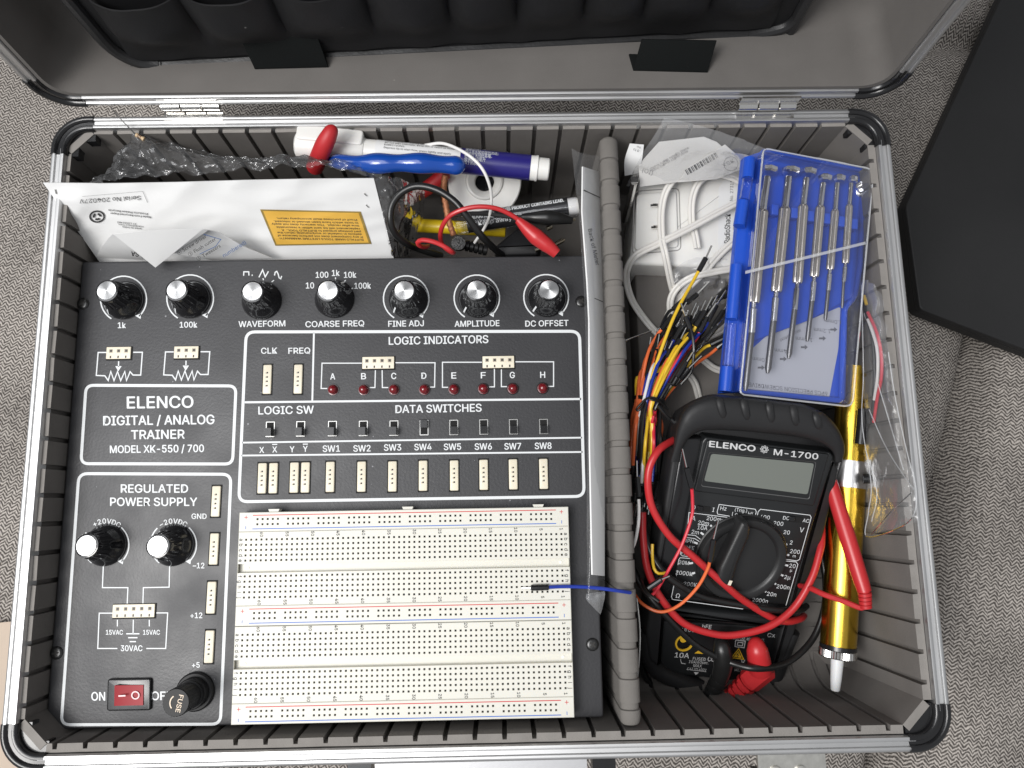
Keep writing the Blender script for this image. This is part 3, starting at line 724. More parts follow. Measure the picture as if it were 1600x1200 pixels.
tl = [(0.0,-0.045),(0.0,-0.03),(0.0,-0.03),(0.0,-0.02),(0.0,-0.02),(0.0,-0.01),(0.0,0.015)]
for i, ((cx, cy, r), t) in enumerate(zip(kn, tl)): knob(cx + (1,1,1,1,4,2,1)[i], cy + 2, t, (-42,-42,200,150,-48,-46,-46)[i])
knob(165.4, 851.5, (0.0,-0.05), -40); knob(271, 851.5, (0.0,-0.03), -40)
# sockets
def pit_plate(mb, xs, ys, pit, M, depth, mi_top, mi_pit):
    for i in range(len(xs)-1):
        for j in range(len(ys)-1):
            x0, x1, y0, y1 = xs[i], xs[i+1], ys[j], ys[j+1]
            if pit(i, j):
                mb.add([M(x0,y0,0),M(x1,y0,0),M(x1,y1,0),M(x0,y1,0),M(x0,y0,-depth),M(x1,y0,-depth),M(x1,y1,-depth),M(x0,y1,-depth)], [(0,1,5,4),(1,2,6,5),(2,3,7,6),(3,0,4,7)], mi_top)
                mb.add([M(x0,y0,-depth),M(x1,y0,-depth),M(x1,y1,-depth),M(x0,y1,-depth)], [(0,1,2,3)], mi_pit)
            else: mb.add([M(x0,y0,0),M(x1,y0,0),M(x1,y1,0),M(x0,y1,0)], [(0,1,2,3)], mi_top)
def socket_v():
    k = MB(); w, h = 4.5, 15.6
    q = [Vector((x, y, 0.9)) for x, y in fillet([(-w/2,-h/2),(w/2,-h/2),(w/2,h/2),(-w/2,h/2)], 0.7, 3)]
    k.prism(q, (0,0,-0.8), 0.55)
    for s in (-1.5,-0.5,0.5,1.5): k.box((0.1, s*2.3, 0.905), (0.72, 0.85, 0.05), 1); k.box((-0.55, s*2.3 - 0.1, 0.9), (0.55, 0.9, 0.04), 2)
    k.box((0, 0, 0.07), (w + 1.1, h + 1.4, 0.1), 3); return k.build('socket', [cream, pit_m, mat('socket_funnel', (0.42,0.37,0.29), 0.5), mat('recess_black', (0.004,0.004,0.004), 0.8)], link=False, local=True, smooth=30)  # flat black plate stands in for the shadowed recess round the socket
def socket_h(n):
    k = MB(); w, h = n*4.05 + 0.6, 6.4
    q = [Vector((x, y, 0.9)) for x, y in fillet([(-w/2,-h/2),(w/2,-h/2),(w/2,h/2),(-w/2,h/2)], 0.25, 2)]
    k.prism(q, (0,0,-0.8), 0.15)
    for i in range(n):
        x = (i - (n-1)/2) * 4.0
        k.box((x, 1.0, 0.905), (1.9, 1.9, 0.05), 2); k.box((x + 0.1, 1.1, 0.935), (1.3, 1.3, 0.02), 1); k.box((x, -2.2, 0.905), (0.8, 1.3, 0.05), 1)
    k.box((0.2, -0.2, 0.07), (w + 1.0, h + 1.1, 0.1), 3); return k.build('socket', [cream, MATS['socket_hole'], MATS['socket_funnel'], MATS['recess_black']], link=False, local=True, smooth=30)  # same black plate in place of recess shadow
sv = socket_v()
vs = z5([(160,532),(293,531),(138,958),(186,957.5),(276,955),(324,954.5),(431,952),(566,951),(699,950),(831,947),(965,946),(1092,943),(1219,941),(1350,939)]) + z4([(725,165),(717,359),(706,557),(698,757)])
for x, y in vs: inst(sv, 'socket', tr, PP(x, y, 0.0), (0, 0, math.radians(0 if x > 350 else -0.6)))
for x, y, n in ((186.3,551.8,3),(291.9,550.8,3),(591.3,567.1,4),(778.7,566,4),(209.9,954.2,5)): inst(socket_h(n), 'socket', tr, PP(x, y, 0.0))
# LEDs
k = MB(); k.lathe([(2.75,0.02),(2.75,0.35),(2.45,0.4),(2.45,1.6),(2.2,2.6),(1.6,3.4),(0.8,3.8),(0,3.9)], n=24); ledm = k.build('led', led_m, link=False, local=True, smooth=50)
k = MB(); k.lathe([(3.3,0.05),(3.2,0.2),(2.8,0.22)], n=24); ledr = k.build('led_bezel', blackp, link=False, local=True)
for x, y in z5([(443,577),(575,577),(705,576),(836,576),(963,575),(1090,573),(1217,572),(1346,570)]):
    o = inst(ledm, 'led', tr, PP(x, y)); c = bpy.data.objects.new('led_bezel', ledr); COL.objects.link(c); c.parent = o
# slide switches
k = MB(); k.box((0,0,0.06), (5.0, 8.6, 0.1), 0)
for cx, cy, w, h in ((-2.1,0,0.45,7.8),(2.1,0,0.45,7.8),(0,3.8,4.6,0.45),(0,-3.8,4.6,0.5)): k.box((cx, cy, 0.16), (w, h, 0.12), 1)
swp = k.build('slide_switch', [MATS['recess_black'], mat('switch_bracket', (0.38,0.38,0.37), 0.35, 0.9)], link=False, local=True)
k = MB(); k.box((0,0,2.4), (3.6, 4.0, 4.6))
for i in range(5): k.box((0, -1.6 + i*0.8, 4.85), (3.6, 0.42, 0.4))
swk = k.build('slider', blackp, link=False, local=True)
for i, (x, y) in enumerate(z5([(172,747),(303,745),(440,744),(573,743),(705,742),(835,740),(963,739),(1092,737),(1220,736),(1350,735)])):
    o = inst(swp, 'slide_switch', tr, PP(x, y)); c = bpy.data.objects.new('slider', swk); COL.objects.link(c); c.parent = o
    c.location = Vector((0, 1.75 if i == 5 else -1.75, 0)) * MM
    c.scale = (1, 1, 1.0 if i < 5 else 0.55)
    if i == 5: o['label'] = 'slide switch pushed up, above the print SW4'
# rocker
m = MB(); q = [PP(x, y, 1.8) for x, y in fillet([(167.5,1061),(236,1060),(235,1110.5),(166,1111.5)], 5)]
m.prism(q, (0,0,-1.7), 0.8); rk = m.build('power_switch', blackp, tr, smooth=40)
m = MB(); qq = [(179,1071),(201.2,1070.6),(224,1070.4),(223.6,1102),(200.8,1102.4),(178.4,1103)]
pt = [PP(qq[0][0],qq[0][1],4.2), PP(qq[1][0],qq[1][1],2.6), PP(qq[2][0],qq[2][1],2.3), PP(qq[3][0],qq[3][1],2.3), PP(qq[4][0],qq[4][1],2.6), PP(qq[5][0],qq[5][1],4.2)]
m.add(pt, [(0,5,4,1),(1,4,3,2)]); 
bt = [PP(x, y, 1.0) for x, y in qq]; m.add(pt + bt, [(0,1,7,6),(1,2,8,7),(2,3,9,8),(3,4,10,9),(4,5,11,10),(5,0,6,11)])
for i in range(9):
    pass
m.build('rocker', rock_m, rk, smooth=30)
i2 = Ink(PP, 4.7); i2.line([(185,1087.6),(196,1087)], 2.4); i2.build('rocker_print', mat('pale_pink_print', (0.8,0.6,0.6), 0.5), rk)
i2 = Ink(PP, 3.0); i2.arc(211.5, 1086.4, 5.6, 0, 360, 2.0); i2.build('rocker_print', MATS['pale_pink_print'], rk)
# fuse holder
c = PP(306, 1080); 
m = MB(); m.lathe([(9.3,0.05),(9.3,1.6),(8.6,2.3),(7.4,2.4),(7.4,6.0),(6.9,6.6)], c, (0,0,1), 40); fh = m.build('fuse_holder', mat('satin_black_plastic', (0.011,0.011,0.012), 0.5, spec=0.3), tr, smooth=35)
m = MB(); m.lathe([(6.6,6.0),(6.6,8.0),(5.9,8.3),(5.9,12),(6.4,12.4),(6.4,21.5),(6.0,22.0),(0,22.0)], c, (-0.02,0.0,1), 60, fn=lambda i, a: 1 - (0.03 if (4 <= i <= 5 and math.cos(a*28) > 0) else 0)); m.build('fuse_cap', MATS['satin_black_plastic'], fh, smooth=30)
i2 = Ink(flat(ZP + 22.1), 0.1); fx, fy = 277, 1100
i2.text('FUSE', fx + 3.5, fy - 0.5, 7.2, 28, (-0.22, 1), bold=0.012); i2.arc(fx + 2, fy - 1, 13.5, 125, 215, 1.8); i2.build('fuse_print', mat('cream_print', (0.75,0.62,0.48), 0.5), fh)
# screws
k = MB(); k.lathe([(3.2,0.03),(3.2,0.4),(2.7,0.95),(1.8,1.15),(0,1.2)], n=24)
k.box((0,0,1.16), (3.4,0.8,0.14), 1); k.box((0,0,1.165), (0.8,3.4,0.14), 1); scm = k.build('panel_screw', [mat('black_screw', (0.06,0.06,0.06), 0.28, 0.8), pit_m], link=False, local=True, smooth=40)
for x, y, a in ((130,474.6,30),(88.7,1020,10),(908,471.4,55),(925.6,1006.9,50)): inst(scm, 'panel_screw', tr, PP(x, y), (0,0,math.radians(a)))
# ------------------------------------------------------------------ breadboard (origin = hole a63, 2.54 mm pitch)
ZB = 90.0; p_ = 2.54; BX0, BX1 = -3.85, 161.35
def strip_base(mb, y0, y1):
    for (x0, x1, yy0, yy1) in ((BX0, BX1, y0, y1),):
        v = [(x0,yy0,ZP),(x1,yy0,ZP),(x1,yy1,ZP),(x0,yy1,ZP),(x0,yy0,ZB-0.25),(x1,yy0,ZB-0.25),(x1,yy1,ZB-0.25),(x0,yy1,ZB-0.25),(x0+.25,yy0+.25,ZB),(x1-.25,yy0+.25,ZB),(x1-.25,yy1-.25,ZB),(x0+.25,yy1-.25,ZB)]
        mb.add(v, [(0,1,5,4),(1,2,6,5),(2,3,7,6),(3,0,4,7),(4,5,9,8),(5,6,10,9),(6,7,11,10),(7,4,8,11)], 0)
HB = 0.5
def cuts(cent, lo, hi):
    o = [lo]
    for c in cent: o += [c - HB, c + HB]
    return o + [hi]
bm = [board_m, pit_m]
def terminal(y0, yp):
    """y0 = row a"""
    mb = MB(); lo, hi = y0 - 27.94 - 3.95, y0 + 3.85; strip_base(mb, lo, hi)
    M = lambda x, y, d: Vector((x, y, ZB + d))
    xs = cuts([i*p_ for i in range(63)], BX0 + .25, BX1 - .25)
    for r0, l_, h_ in ((y0 - 10.16, y0 - 10.16 - 1.6, hi - .25), (y0 - 27.94, lo + .25, y0 - 17.78 + 1.6)):
        ys = cuts([r0 + i*p_ for i in range(5)], l_, h_)
        pit_plate(mb, xs, ys, lambda i, j: i % 2 == 1 and j % 2 == 1, M, 1.6, 0, 1)
    a, b = y0 - 17.78 + 1.6, y0 - 10.16 - 1.6        # middle channel
    mb.add([M(BX0+.25,a,0),M(BX1-.25,a,0),M(BX1-.25,a+.2,-3.0),M(BX0+.25,a+.2,-3.0),M(BX1-.25,b-.2,-3.0),M(BX0+.25,b-.2,-3.0),M(BX1-.25,b,0),M(BX0+.25,b,0)], [(0,1,2,3),(3,2,4,5),(5,4,6,7)], 0)
    o = mb.build('terminal_strip', bm, tr, smooth=0)
    ik_ = Ink(lambda x, y, h: Vector((x, y, ZB + h)), 0.06)
    # text() works with a downward second axis: flip by negating directions
    def tx(b, x, y, h):
        vs, fs = glyphs(b, 0.006)
        if CAP is None: ik_.text('H', 0, 0, 1)
        s = h / CAP; x0 = min(v[0] for v in vs); x1 = max(v[0] for v in vs)
        for q_, (ox, oy) in enumerate(((0,0),(0.05,0),(-0.05,0),(0,0.05))): ik_.mb.add([Vector((x + (v[1]-CAP/2)*s + ox, y - (v[0]-(x0+x1)/2)*s + oy, ZB + 0.06 + 0.004*q_)) for v in vs], fs)
    for n in list(range(5, 61, 5)) + [1]:
        x = (63 - n) * p_; tx(str(n), x, y0 + 2.45, 1.5); tx(str(n), x, y0 - 27.94 - 2.55, 1.5)
    for k, ch in enumerate('abcdefghij'):
        y = y0 - (k if k < 5 else k + 2) * p_
        for x in (-2.35, 62*p_ + 2.25): tx(ch, x, y, 1.75)
    ik_.build('board_print', dark_ink, o)
    for x in (0.6, 62*p_ - 0.6):
        h = MB(); h.lathe([(0.75, 0), (0.75, 0.25), (0.45, 0.3), (0, 0.3)], (x, (a+b)/2, ZB - 3.0), (0,0,1), 14); h.build('mounting_hole', mat('rivet_white', (0.8,0.79,0.74), 0.4) if 'rivet_white' not in MATS else MATS['rivet_white'], o)
    return o
def power_rail(top):
    mb = MB(); lo, hi = top - 9.5, top; strip_base(mb, lo, hi); M = lambda x, y, d: Vector((x, y, ZB + d))
    cx = [5.3 + (k // 5) * 6 * p_ + (k % 5) * p_ for k in range(50)]; r = [top - 5.95, top - 3.41]
    pit_plate(mb, cuts(cx, BX0+.25, BX1-.25), cuts(r, lo+.25, hi-.25), lambda i, j: i % 2 == 1 and j % 2 == 1, M, 1.6, 0, 1)
    o = mb.build('power_rail', bm, tr, smooth=0)
    for mt, y, nm in ((red_l, top - 1.5, 1), (blue_l, top - 8.2, 0)):
        i = Ink(lambda x, y, h: Vector((x, y, ZB + h)), 0.06); i.line([(2.9, y), (155.0, y)], 0.42)
        for x in (-0.4, 157.8):
            if nm: i.line([(x - 0.9, top - 2.45), (x + 0.9, top - 2.45)], 0.28); i.h = 0.065; i.line([(x, top - 1.55), (x, top - 3.35)], 0.28); i.h = 0.06
            else: i.line([(x, top - 6.7), (x, top - 8.3)], 0.3)
        i.build('board_print', mt, o)
    return o
power_rail(13.45); terminal(0.0, 0); power_rail(-31.98); terminal(-45.6, 0); power_rail(-77.6)
for px, py in ((428,797.5),(637,793),(841,789.5)):
    m = MB(); c = P(px, py, 88.6); w = 2.2
    m.add([(c.x-w-.6,13.4+1.5,88.8),(c.x+w+.6,13.4+1.5,88.8),(c.x+w,13.44,88.8),(c.x-w,13.44,88.8),(c.x-w-.6,14.9,84),(c.x+w+.6,14.9,84),(c.x+w,13.44,84),(c.x-w,13.44,84)], [(0,3,2,1),(4,5,1,0),(5,6,2,1),(7,4,0,3)])
    m.build('interlock_tab', board_m, tr)
# ================================================================== left compartment, behind the trainer
def zs(L, ox, oy, s, z=None):
    """crop points -> world points; a point may carry its own height"""
    out = []
    for p in L:
        x, y = ox + p[0]*s, oy + p[1]*s; out.append(P(x, y, p[2] if len(p) > 2 else z))
    return out
def rod(name, mt, a, b, prof, parent, n=28, smooth=40, fn=None, mi=0, build=True, mb=None):
    """lathe along a->b; prof: (t 0..1, radius mm)"""
    m = mb or MB(); ax = (b - a); L = ax.length
    m.lathe([(r, t*L) for t, r in prof], a, ax.normalized(), n, mi, fn=fn)
    return m.build(name, mt, parent, smooth=smooth) if build else m
def single(m, name, mt, label, cat, group=None, smooth=50):
    return tag(m.build(name, mt, smooth=smooth), label, cat, group)
# ---- tool package: folded white card on a clear bag
CT = plane3(P(90,286,106), P(580,279,103), P(380,397,70))
tp = thing('tool_package', 'white header card with gold warranty label stapled to a crumpled clear bag above the trainer', 'package', CT(340, 340))
def CTB(px, py, h=0.0):      # the card is slightly creased and bowed
    n1 = noise.noise(Vector((px*0.009, py*0.02, 2.0))); n2 = abs(noise.noise(Vector((px*0.012 + py*0.012, py*0.03 - px*0.003, 7.0))))
    e = 2.2*math.exp(-((px-120)/34.0)**2)*math.exp(-((py-318)/26.0)**2)
    return CT(px, py, h + 1.1*n1 - 1.3*n2 + e)
G = []
lo = [(150,400),(240,401),(340,402),(440,402),(540,402),(615,402)]; hi = [(68,285),(170,286),(280,284),(380,281),(480,279),(584,278)]
for j in range(31):
    t = j / 30; row = []
    for i in range(101):
        u = i / 100; k = min(int(u*5), 4); v = u*5 - k
        hx, hy = hi[k][0]+(hi[k+1][0]-hi[k][0])*v, hi[k][1]+(hi[k+1][1]-hi[k][1])*v
        lx, ly = lo[k][0]+(lo[k+1][0]-lo[k][0])*v, lo[k][1]+(lo[k+1][1]-lo[k][1])*v
        row.append(CTB(hx+(lx-hx)*t, hy+(ly-hy)*t))
    G.append(row)
# continue the card below the edge of the panel
d = [(G[-1][i] - G[-6][i]) for i in range(101)]
for k in range(1, 4): G.append([G[30][i] + d[i]*k for i in range(101)])
m = MB(); add_sheet(m, G, 0.5); m.build('header_card', paper, tp, smooth=60)
def gpoly(ik, a, b, c, d, nu=40, nv=16):
    R_ = [[((a[0]*(1-i/nu)+b[0]*i/nu)*(1-j/nv)+(d[0]*(1-i/nu)+c[0]*i/nu)*j/nv, (a[1]*(1-i/nu)+b[1]*i/nu)*(1-j/nv)+(d[1]*(1-i/nu)+c[1]*i/nu)*j/nv) for i in range(nu+1)] for j in range(nv+1)]
    add_sheet(ik.mb, [[ik.surf(p[0], p[1], ik.h) for p in r] for r in R_])
ik = Ink(lambda x, y, h: CTB(x, y, h + 0.8))
gpoly(ik, (406.3,327.2),(563.4,330.6),(580.3,381.2),(430.3,384)); ik.build('gold_label', gold_rim, tp)
ik = Ink(lambda x, y, h: CTB(x, y, h + 0.88)); gpoly(ik, (411,329.6),(560.3,332.8),(576.2,379.2),(432.4,381.9)); gl = ik.build('gold_label', gold_lab, tp)
ik = Ink(lambda x, y, h: CTB(x, y, h + 0.95))
for b, cx, cy, wd in (('BUFFALO HAND TOOLS LIFETIME WARRANTY:',502,373.6,132),('If any component does not perform because of',500.6,369.4,134),('defects in material or workmanship return the',499.5,364.9,132),('part postage prepaid to BUFFALO TOOL.  A',502,360.9,124),
        ('replacement will be sent within a reasonable',497,356.4,130),('time after receipt.  This warranty does not apply',493,351.6,137),('to tools which have been abused or misused.',494,347.3,132),('Proof of purchase must accompany return.',495,342.6,126)):
    ik.text(b, cx, cy, 2.9, wd, (-1, -0.02), (0.3, 1), bold=0.02)
for b, cx, cy, hh, wd in (('Products Please Recycle',200,331.5,3.0,62),('Made From Recycled Paper',204,336.5,3.0,64),('ST LOUIS MO',198,348.5,2.3,30),('FOR BUFFALO TOOL',204,352.3,2.3,40),('MADE IN CHINA',206,356,2.3,30)):
    ik.text(b, cx, cy, hh, wd, (-1, -0.1), (0.14, 1), bold=0.01)
ik.text('Serial No 204027V', 172, 312, 6.5, 96, (-1, 0.06), (0.1, 1), bold=0.0)
ik.line([(223,299),(230.5,316.5)], 0.5); ik.line([(223,299),(128,307)], 0.3)
ik.arc(151.5, 338.5, 11, 0, 360, 2.4, ry=8.5)
for a in range(0, 360, 120):
    ik.arc(151.5, 338.5, 5.2, a, a + 80, 3.2, ry=4.2)
ik.build('card_print', dark_ink, tp)
m = MB()
for L in ([(86,296),(88,303)], [(91,312),(95,319)], [(569,302),(573,306)], [(572,320),(576,324)]): m.tube([CTB(L[0][0], L[0][1], 0.9), CTB(L[1][0], L[1][1], 0.9)], 0.35, 6)
for k in range(1): m.build('staples', chrome, tp)
# the bag behind and beside it
cr1 = [[(128,290,104),(190,278,110),(300,272,112),(420,262,110),(520,262,112),(592,282,104)], [(140,283,102),(196,258,108),(300,258,110),(400,246,110),(500,248,112),(600,268,100)], [(165,276,86),(200,222,98),(250,222,100),(340,246,98),(440,252,96),(600,256,84)], [(190,262,60),(215,214,76),(262,218,80),(350,246,70),(440,252,66),(560,258,60)]]
G = sheet(cr1, 150, 60, 4.0, 0.075, 3.1, ridged=True); m = MB(); add_sheet(m, G); m.build('clear_bag', bag_m, tp, smooth=180)
cr2 = [[(584,280,103),(612,276,98),(640,284,86),(664,300,70)], [(592,310,94),(616,320,92),(640,330,80),(660,340,60)], [(603,360,82),(622,362,78),(634,380,62),(640,400,50)], [(612,400,70),(626,400,64),(634,402,50),(645,404,40)]]
G = sheet(cr2, 40, 40, 3.0, 0.1, 5.7, ridged=True); m = MB(); add_sheet(m, G); m.build('clear_bag', bag_m, tp, smooth=180)
# ---- folded leaflet lying over the panel edge
lf = thing('instruction_leaflet', 'folded white instruction leaflet with its corner poking over the top edge of the trainer panel', 'leaflet', P(260, 390, 82))
front = [[(176,366,100),(215,362,108),(262,357,110),(300,360,109),(350,360,107)], [(190,378,97),(225,385,104),(255,378,106),(285,378,105),(322,366,106)], [(205,385,94),(232,400,97),(246,400,98),(258,400,98),(292,376,104)], [(226,392,92),(238,408,90),(243.5,417.5,88),(252,408,90),(275,388,100)]]
def tri_sheet(tri, off):
    a, b, c = tri; rows = []
    for j in range(11):
        t = j/10; l = a.lerp(c, t); r = b.lerp(c, t); rows.append([l.lerp(r, i/10) + Vector((0,0,off + 2.2*math.sin(math.pi*i/10)*(1-t))) for i in range(11)])
    return rows
for k in range(3):
    m = MB(); A = P(178 + k*2.2, 366 - k*0.2, 107 - k*1.0); B = P(318 + k*3, 357.5 + k*1.2, 110 - k*1.1); Cc = P(243 + k*2.6, 417.5 - k*3.2, 87 - k*0.2)
    add_sheet(m, tri_sheet((A, B, Cc), 0), 0.25); m.build('leaflet_page', paper, lf, smooth=60)
left = [[(176,366,105),(168,374,98),(158,388,88),(150,402,76)], [(190,370,104),(190,382,96),(188,394,86),(186,404,76)], [(205,378,101),(212,390,94),(218,398,86),(224,406,76)]]
m = MB(); add_sheet(m, sheet(left, 14, 14), 0.25); m.build('leaflet_page', paper, lf, smooth=60)
right = [[(318,358,108),(345,364,100),(380,384,88),(425,403,76)], [(290,366,103),(315,374,97),(345,390,86),(380,404,76)], [(262,392,96),(285,398,90),(310,402,84),(330,406,76)]]
G = sheet(right, 22, 16); m = MB(); add_sheet(m, G, 0.25); m.build('leaflet_page', paper, lf, smooth=60)
RP = plane3(P(318,362,104.6), P(372,388,86), P(282,394,92))
ik = Ink(lambda x, y, h: RP(x, y, 1.8 + h))
for b, cx, cy, hh in (('④ Screw driver',300,383,4.2),('③ Flush cutter',316,386,4.2),('② Tweezers',326,395,4.2)): ik.text(b, cx, cy, hh, None, (1, -0.62), bold=0.0)
ik.build('leaflet_print', dark_ink, lf)
ik = Ink(lambda x, y, h: RP(x, y, 1.8 + h)); ik.text('numbered)', 366, 389, 6, None, (1, -0.62), bold=0.0); ik.line([(318,366),(345,374),(337,385),(312,397)], 0.9); ik.build('leaflet_print', mat('blue_print', (0.05,0.16,0.45), 0.6), lf)
LP2 = plane3(P(200,396,84), P(215,396,84), P(208,400,80))
ik = Ink(lambda x, y, h: P(x, y, 92)); ik.text('SA', 211, 397, 7, None, (-1,-0.1), bold=0.02); ik.build('leaflet_print', dark_ink, lf)
# ---- marker pen
mk = thing('marker_pen', 'white and navy flux marker pen lying along the back foam wall', 'marker', P(660, 245, 80))
a = P(463, 226, 92); b = P(858, 265, 90); ax = (b - a).normalized(); L = (b - a).length
def seg(name, mt, t0, t1, prof): 
    return rod(name, mt, a.lerp(b, t0), a.lerp(b, t1), prof, mk)
seg('cap', whitep, 0.0, 0.272, [(0,5.5),(0.03,7.2),(0.5,7.5),(0.97,7.4),(1,7.0)])
seg('barrel', whitep, 0.268, 0.32, [(0,6.6),(1,6.7)])
seg('paper_label', paper, 0.318, 0.652, [(0,6.75),(1,6.75)]); bl = seg('navy_band', navy, 0.65, 0.925, [(0,6.8),(1,6.8)])
seg('end_plug', whitep, 0.92, 1.0, [(0,6.6),(0.3,6.6),(0.34,6.9),(0.42,6.9),(0.45,6.0),(0.95,5.9),(1,5.4)])
side = Vector((0,0,1)).cross(ax).normalized(); up = ax.cross(side)
m = MB(); q = [a + ax*(L*t) + side*s + Vector((0,0,7.0)) for t, s in fillet([(0.005,7.3),(0.005,-1.0),(0.262,-1.0),(0.262,7.3)], 0.0)]
q = [a + ax*u + side*s + up*8.4 for u, s in fillet([(1.5,8.0),(1.5,-0.5),(L*0.268,-0.5),(L*0.268,8.0)], 2)]
m.prism(q, up*-4.0, 1.0); m.build('clip', whitep, mk)
def cyl_ink(R):
    def f(u, v, h):     # u: mm along the pen, v: mm round it (0 = top)
        t = v / R; return a + ax*u + (side*math.sin(t) + up*math.cos(t))*(R + h)
    return f
ik = Ink(cyl_ink(6.8), 0.08)
for i, (b_, w_) in enumerate((('skin irritation. Avoid inhaling vapours',34),('Do not take internally. Keep out of reach of children.',40),('DIRECTIONS:',11),('Depress tip to start flow; press lightly and apply',36))): ik.text(b_, L*0.345 + w_/2 + 1, 5.4 - i*1.75, 1.05, w_, (1,0), (0,1), bold=0.0)
ik.line([(L*0.322, -9), (L*0.322, 9)], 0.5); ik.build('label_print', dark_ink, mk)
ik = Ink(cyl_ink(6.85), 0.08)
for i, b_ in enumerate(('使用方法：','按压笔头使助焊剂流动；','使用时保持好笔帽．','容量：10毫升','放于阴凉处')): ik.text(b_, L*0.66 + 1 + 0.8*len(b_), 5.2 - i*2.2, 1.45, len(b_)*1.62, (1,0), (0,1), bold=0.0)
ik.build('label_print', ink_w, mk)
# ---- pliers grips
m = MB(); pts = spline(zs([(245,236,96),(300,242,101),(400,248,104),(470,250,105),(560,250,106),(650,248,106),(760,250,106),(880,258,105),(985,266,104)], 450, 185, 0.28125), 1.2)
n = len(pts); rs = [ (3.0 + 1.9*min(1, i/n*3.0) + 0.45*math.sin(i/n*21.0)) * (1 if i < n-5 else (0.97,0.9,0.8,0.6,0.3)[i-n+5]) for i in range(n)]
m.tube(pts, rs, 20); single(m, 'plier_grip', bluegrip, 'blue dipped plier handle with finger ridges resting against the marker pen', 'pliers')
m = MB(); pts = spline(zs([(150,268,88),(172,215,100),(200,150,108),(228,95,112),(246,58,113),(250,48,113)], 450, 185, 0.28125), 1.2); n = len(pts)
rs = [4.7*(1 if i < n*0.55 else math.sqrt(max(0.02, 1-((i-n*0.55)/(n*0.46))**2.2))) for i in range(n)]
m.tube(pts, rs, 20); single(m, 'plier_grip', redgrip, 'matt red plier handle poking up across the marker pen cap', 'pliers')
m = MB(); pts = cord([(640,310,60),(664,296,66),(682,283,70),(695,270,74)]); m.tube(pts, 4.2, 16); single(m, 'hand_tool', redgrip, 'dark red tool grip lying under the blue grip', 'tool')
# ---- white spool, braid, tubes
sp = thing('wick_spool', 'white plastic wick spool with a round hub hole under the navy end of the marker', 'spool', P(757, 285, 50))
c = P(757, 283, 66); axs = Vector((0.0, -0.30, 1)).normalized()
m = MB(); m.lathe([(20.5,-9),(21,-8.2),(21,-7),(15,-6.6),(15,-1),(21,-0.6),(21.2,0.4),(20.6,1.2),(11.0,0.9),(10.4,2.6),(9.4,3.0),(6.2,0.8),(5.6,-0.4),(5.6,-9)], c, axs, 56, cap0=False, cap1=False); m.build('flange', whitep, sp, smooth=40)
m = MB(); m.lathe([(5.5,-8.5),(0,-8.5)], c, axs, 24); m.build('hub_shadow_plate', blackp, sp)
m = MB(); pts = spline(zs([(478,20,84),(468,90,82),(470,170,80),(482,250,78),(500,350,76),(520,420,74),(545,490,72)], 600, 270, 0.2), 0.8)
n = len(pts); m.tube(pts, [1.7 + 0.22*math.sin(i*2.1) for i in range(n)], 10, flatten=0.5); single(m, 'copper_braid', copper, 'flat copper desoldering braid hanging down beside the white spool', 'braid')
tu = thing('solder_tube', 'clear tube with black label reading this product contains lead', 'tube', P(800, 345, 50))
a2 = P(718, 351, 66); b2 = P(900, 322, 74)
rod('tube_wall', clear_m, a2.lerp(b2,-0.03), b2, [(0,5.2),(0.01,5.8),(1,5.9),(1.0,5.2)], tu); rod('tube_label', mat('black_label', (0.02,0.02,0.021), 0.3), a2.lerp(b2,0.07), a2.lerp(b2,0.93), [(0,5.5),(1,5.5)], tu); rod('tube_cap', whitep, a2.lerp(b2,0.935), a2.lerp(b2,1.02), [(0,5.0),(0.8,5.0),(1,4.4)], tu)
ax2 = (b2-a2).normalized(); sd2 = Vector((0,0,1)).cross(ax2).normalized(); up2 = ax2.cross(sd2); L2 = (b2-a2).length
ik = Ink(lambda u, v, h: a2 + ax2*u + (sd2*math.sin(v/5.95) + up2*math.cos(v/5.95))*(5.95+h), 0.05)
ik.text('THIS PRODUCT CONTAINS LEAD.', L2*0.64, 2.6, 2.4, L2*0.53, (1,0), (0,1), bold=0.03); ik.text('WARNING:', L2*0.22, 0.9, 2.4, L2*0.22, (1,0), (0,1), bold=0.03); ik.text('Keep away from', L2*0.38, -3.2, 2.2, L2*0.42, (1,0), (0,1), bold=0.0)
ik.build('label_print', ink_w, tu)
m = MB(); rod('', None, P(650,352,52), P(790,360,54), [(0,3.6),(0.01,4.0),(0.99,4.0),(1,3.6)], None, build=False, mb=m); single(m, 'yellow_tube', yel, 'yellow plastic tool handle lying beneath the solder tube', 'tool')
m = MB(); m.tube(cord([(664,227,94),(690,224,99),(714,232,103),(738,247,105),(755,266,104),(765,290,98),(768,312,90),(765,336,82),(757,356,74),(741,380,66)], 1.0), 0.85, 10); single(m, 'white_lead', WIRE['white'], 'thin white wire arching over the marker and down past the spool', 'wire')
# ---- black cord with connector, alligator leads, mains plug
bc = thing('black_cord', 'thick black cord looped once with a knurled strain relief above the trainer', 'cord', P(690, 350, 60))
m = MB(); m.tube(cord([(790,402,60),(776,392,72),(752,368,88),(728,336,96),(708,313,98),(680,296,98),(650,291,97),(626,302,95),(612,322,93),(610,346,90),(618,366,84),(636,381,76),(654,389,66),(690,400,56)]), 1.95, 12); m.build('cord_jacket', blackc, bc)
m = MB(); c = P(716, 380, 74); m.lathe([(3.6,-9),(4.0,-1.5),(4.2,-0.4),(3.9,0.3),(0,0.7)], c, (-0.05,-0.25,1), 28); m.build('strain_relief', mat('knurled_black', (0.015,0.015,0.015), 0.35, bump=1.0, bscale=1100), bc)
m = MB()
for i in range(5):
    p = P(730 + i*7, 384 + i*1.6, 64); m.lathe([(2.2,-1.3),(3.2,-0.9),(3.2,0.9),(2.2,1.3)], p, (1,-0.15,-0.1), 16)
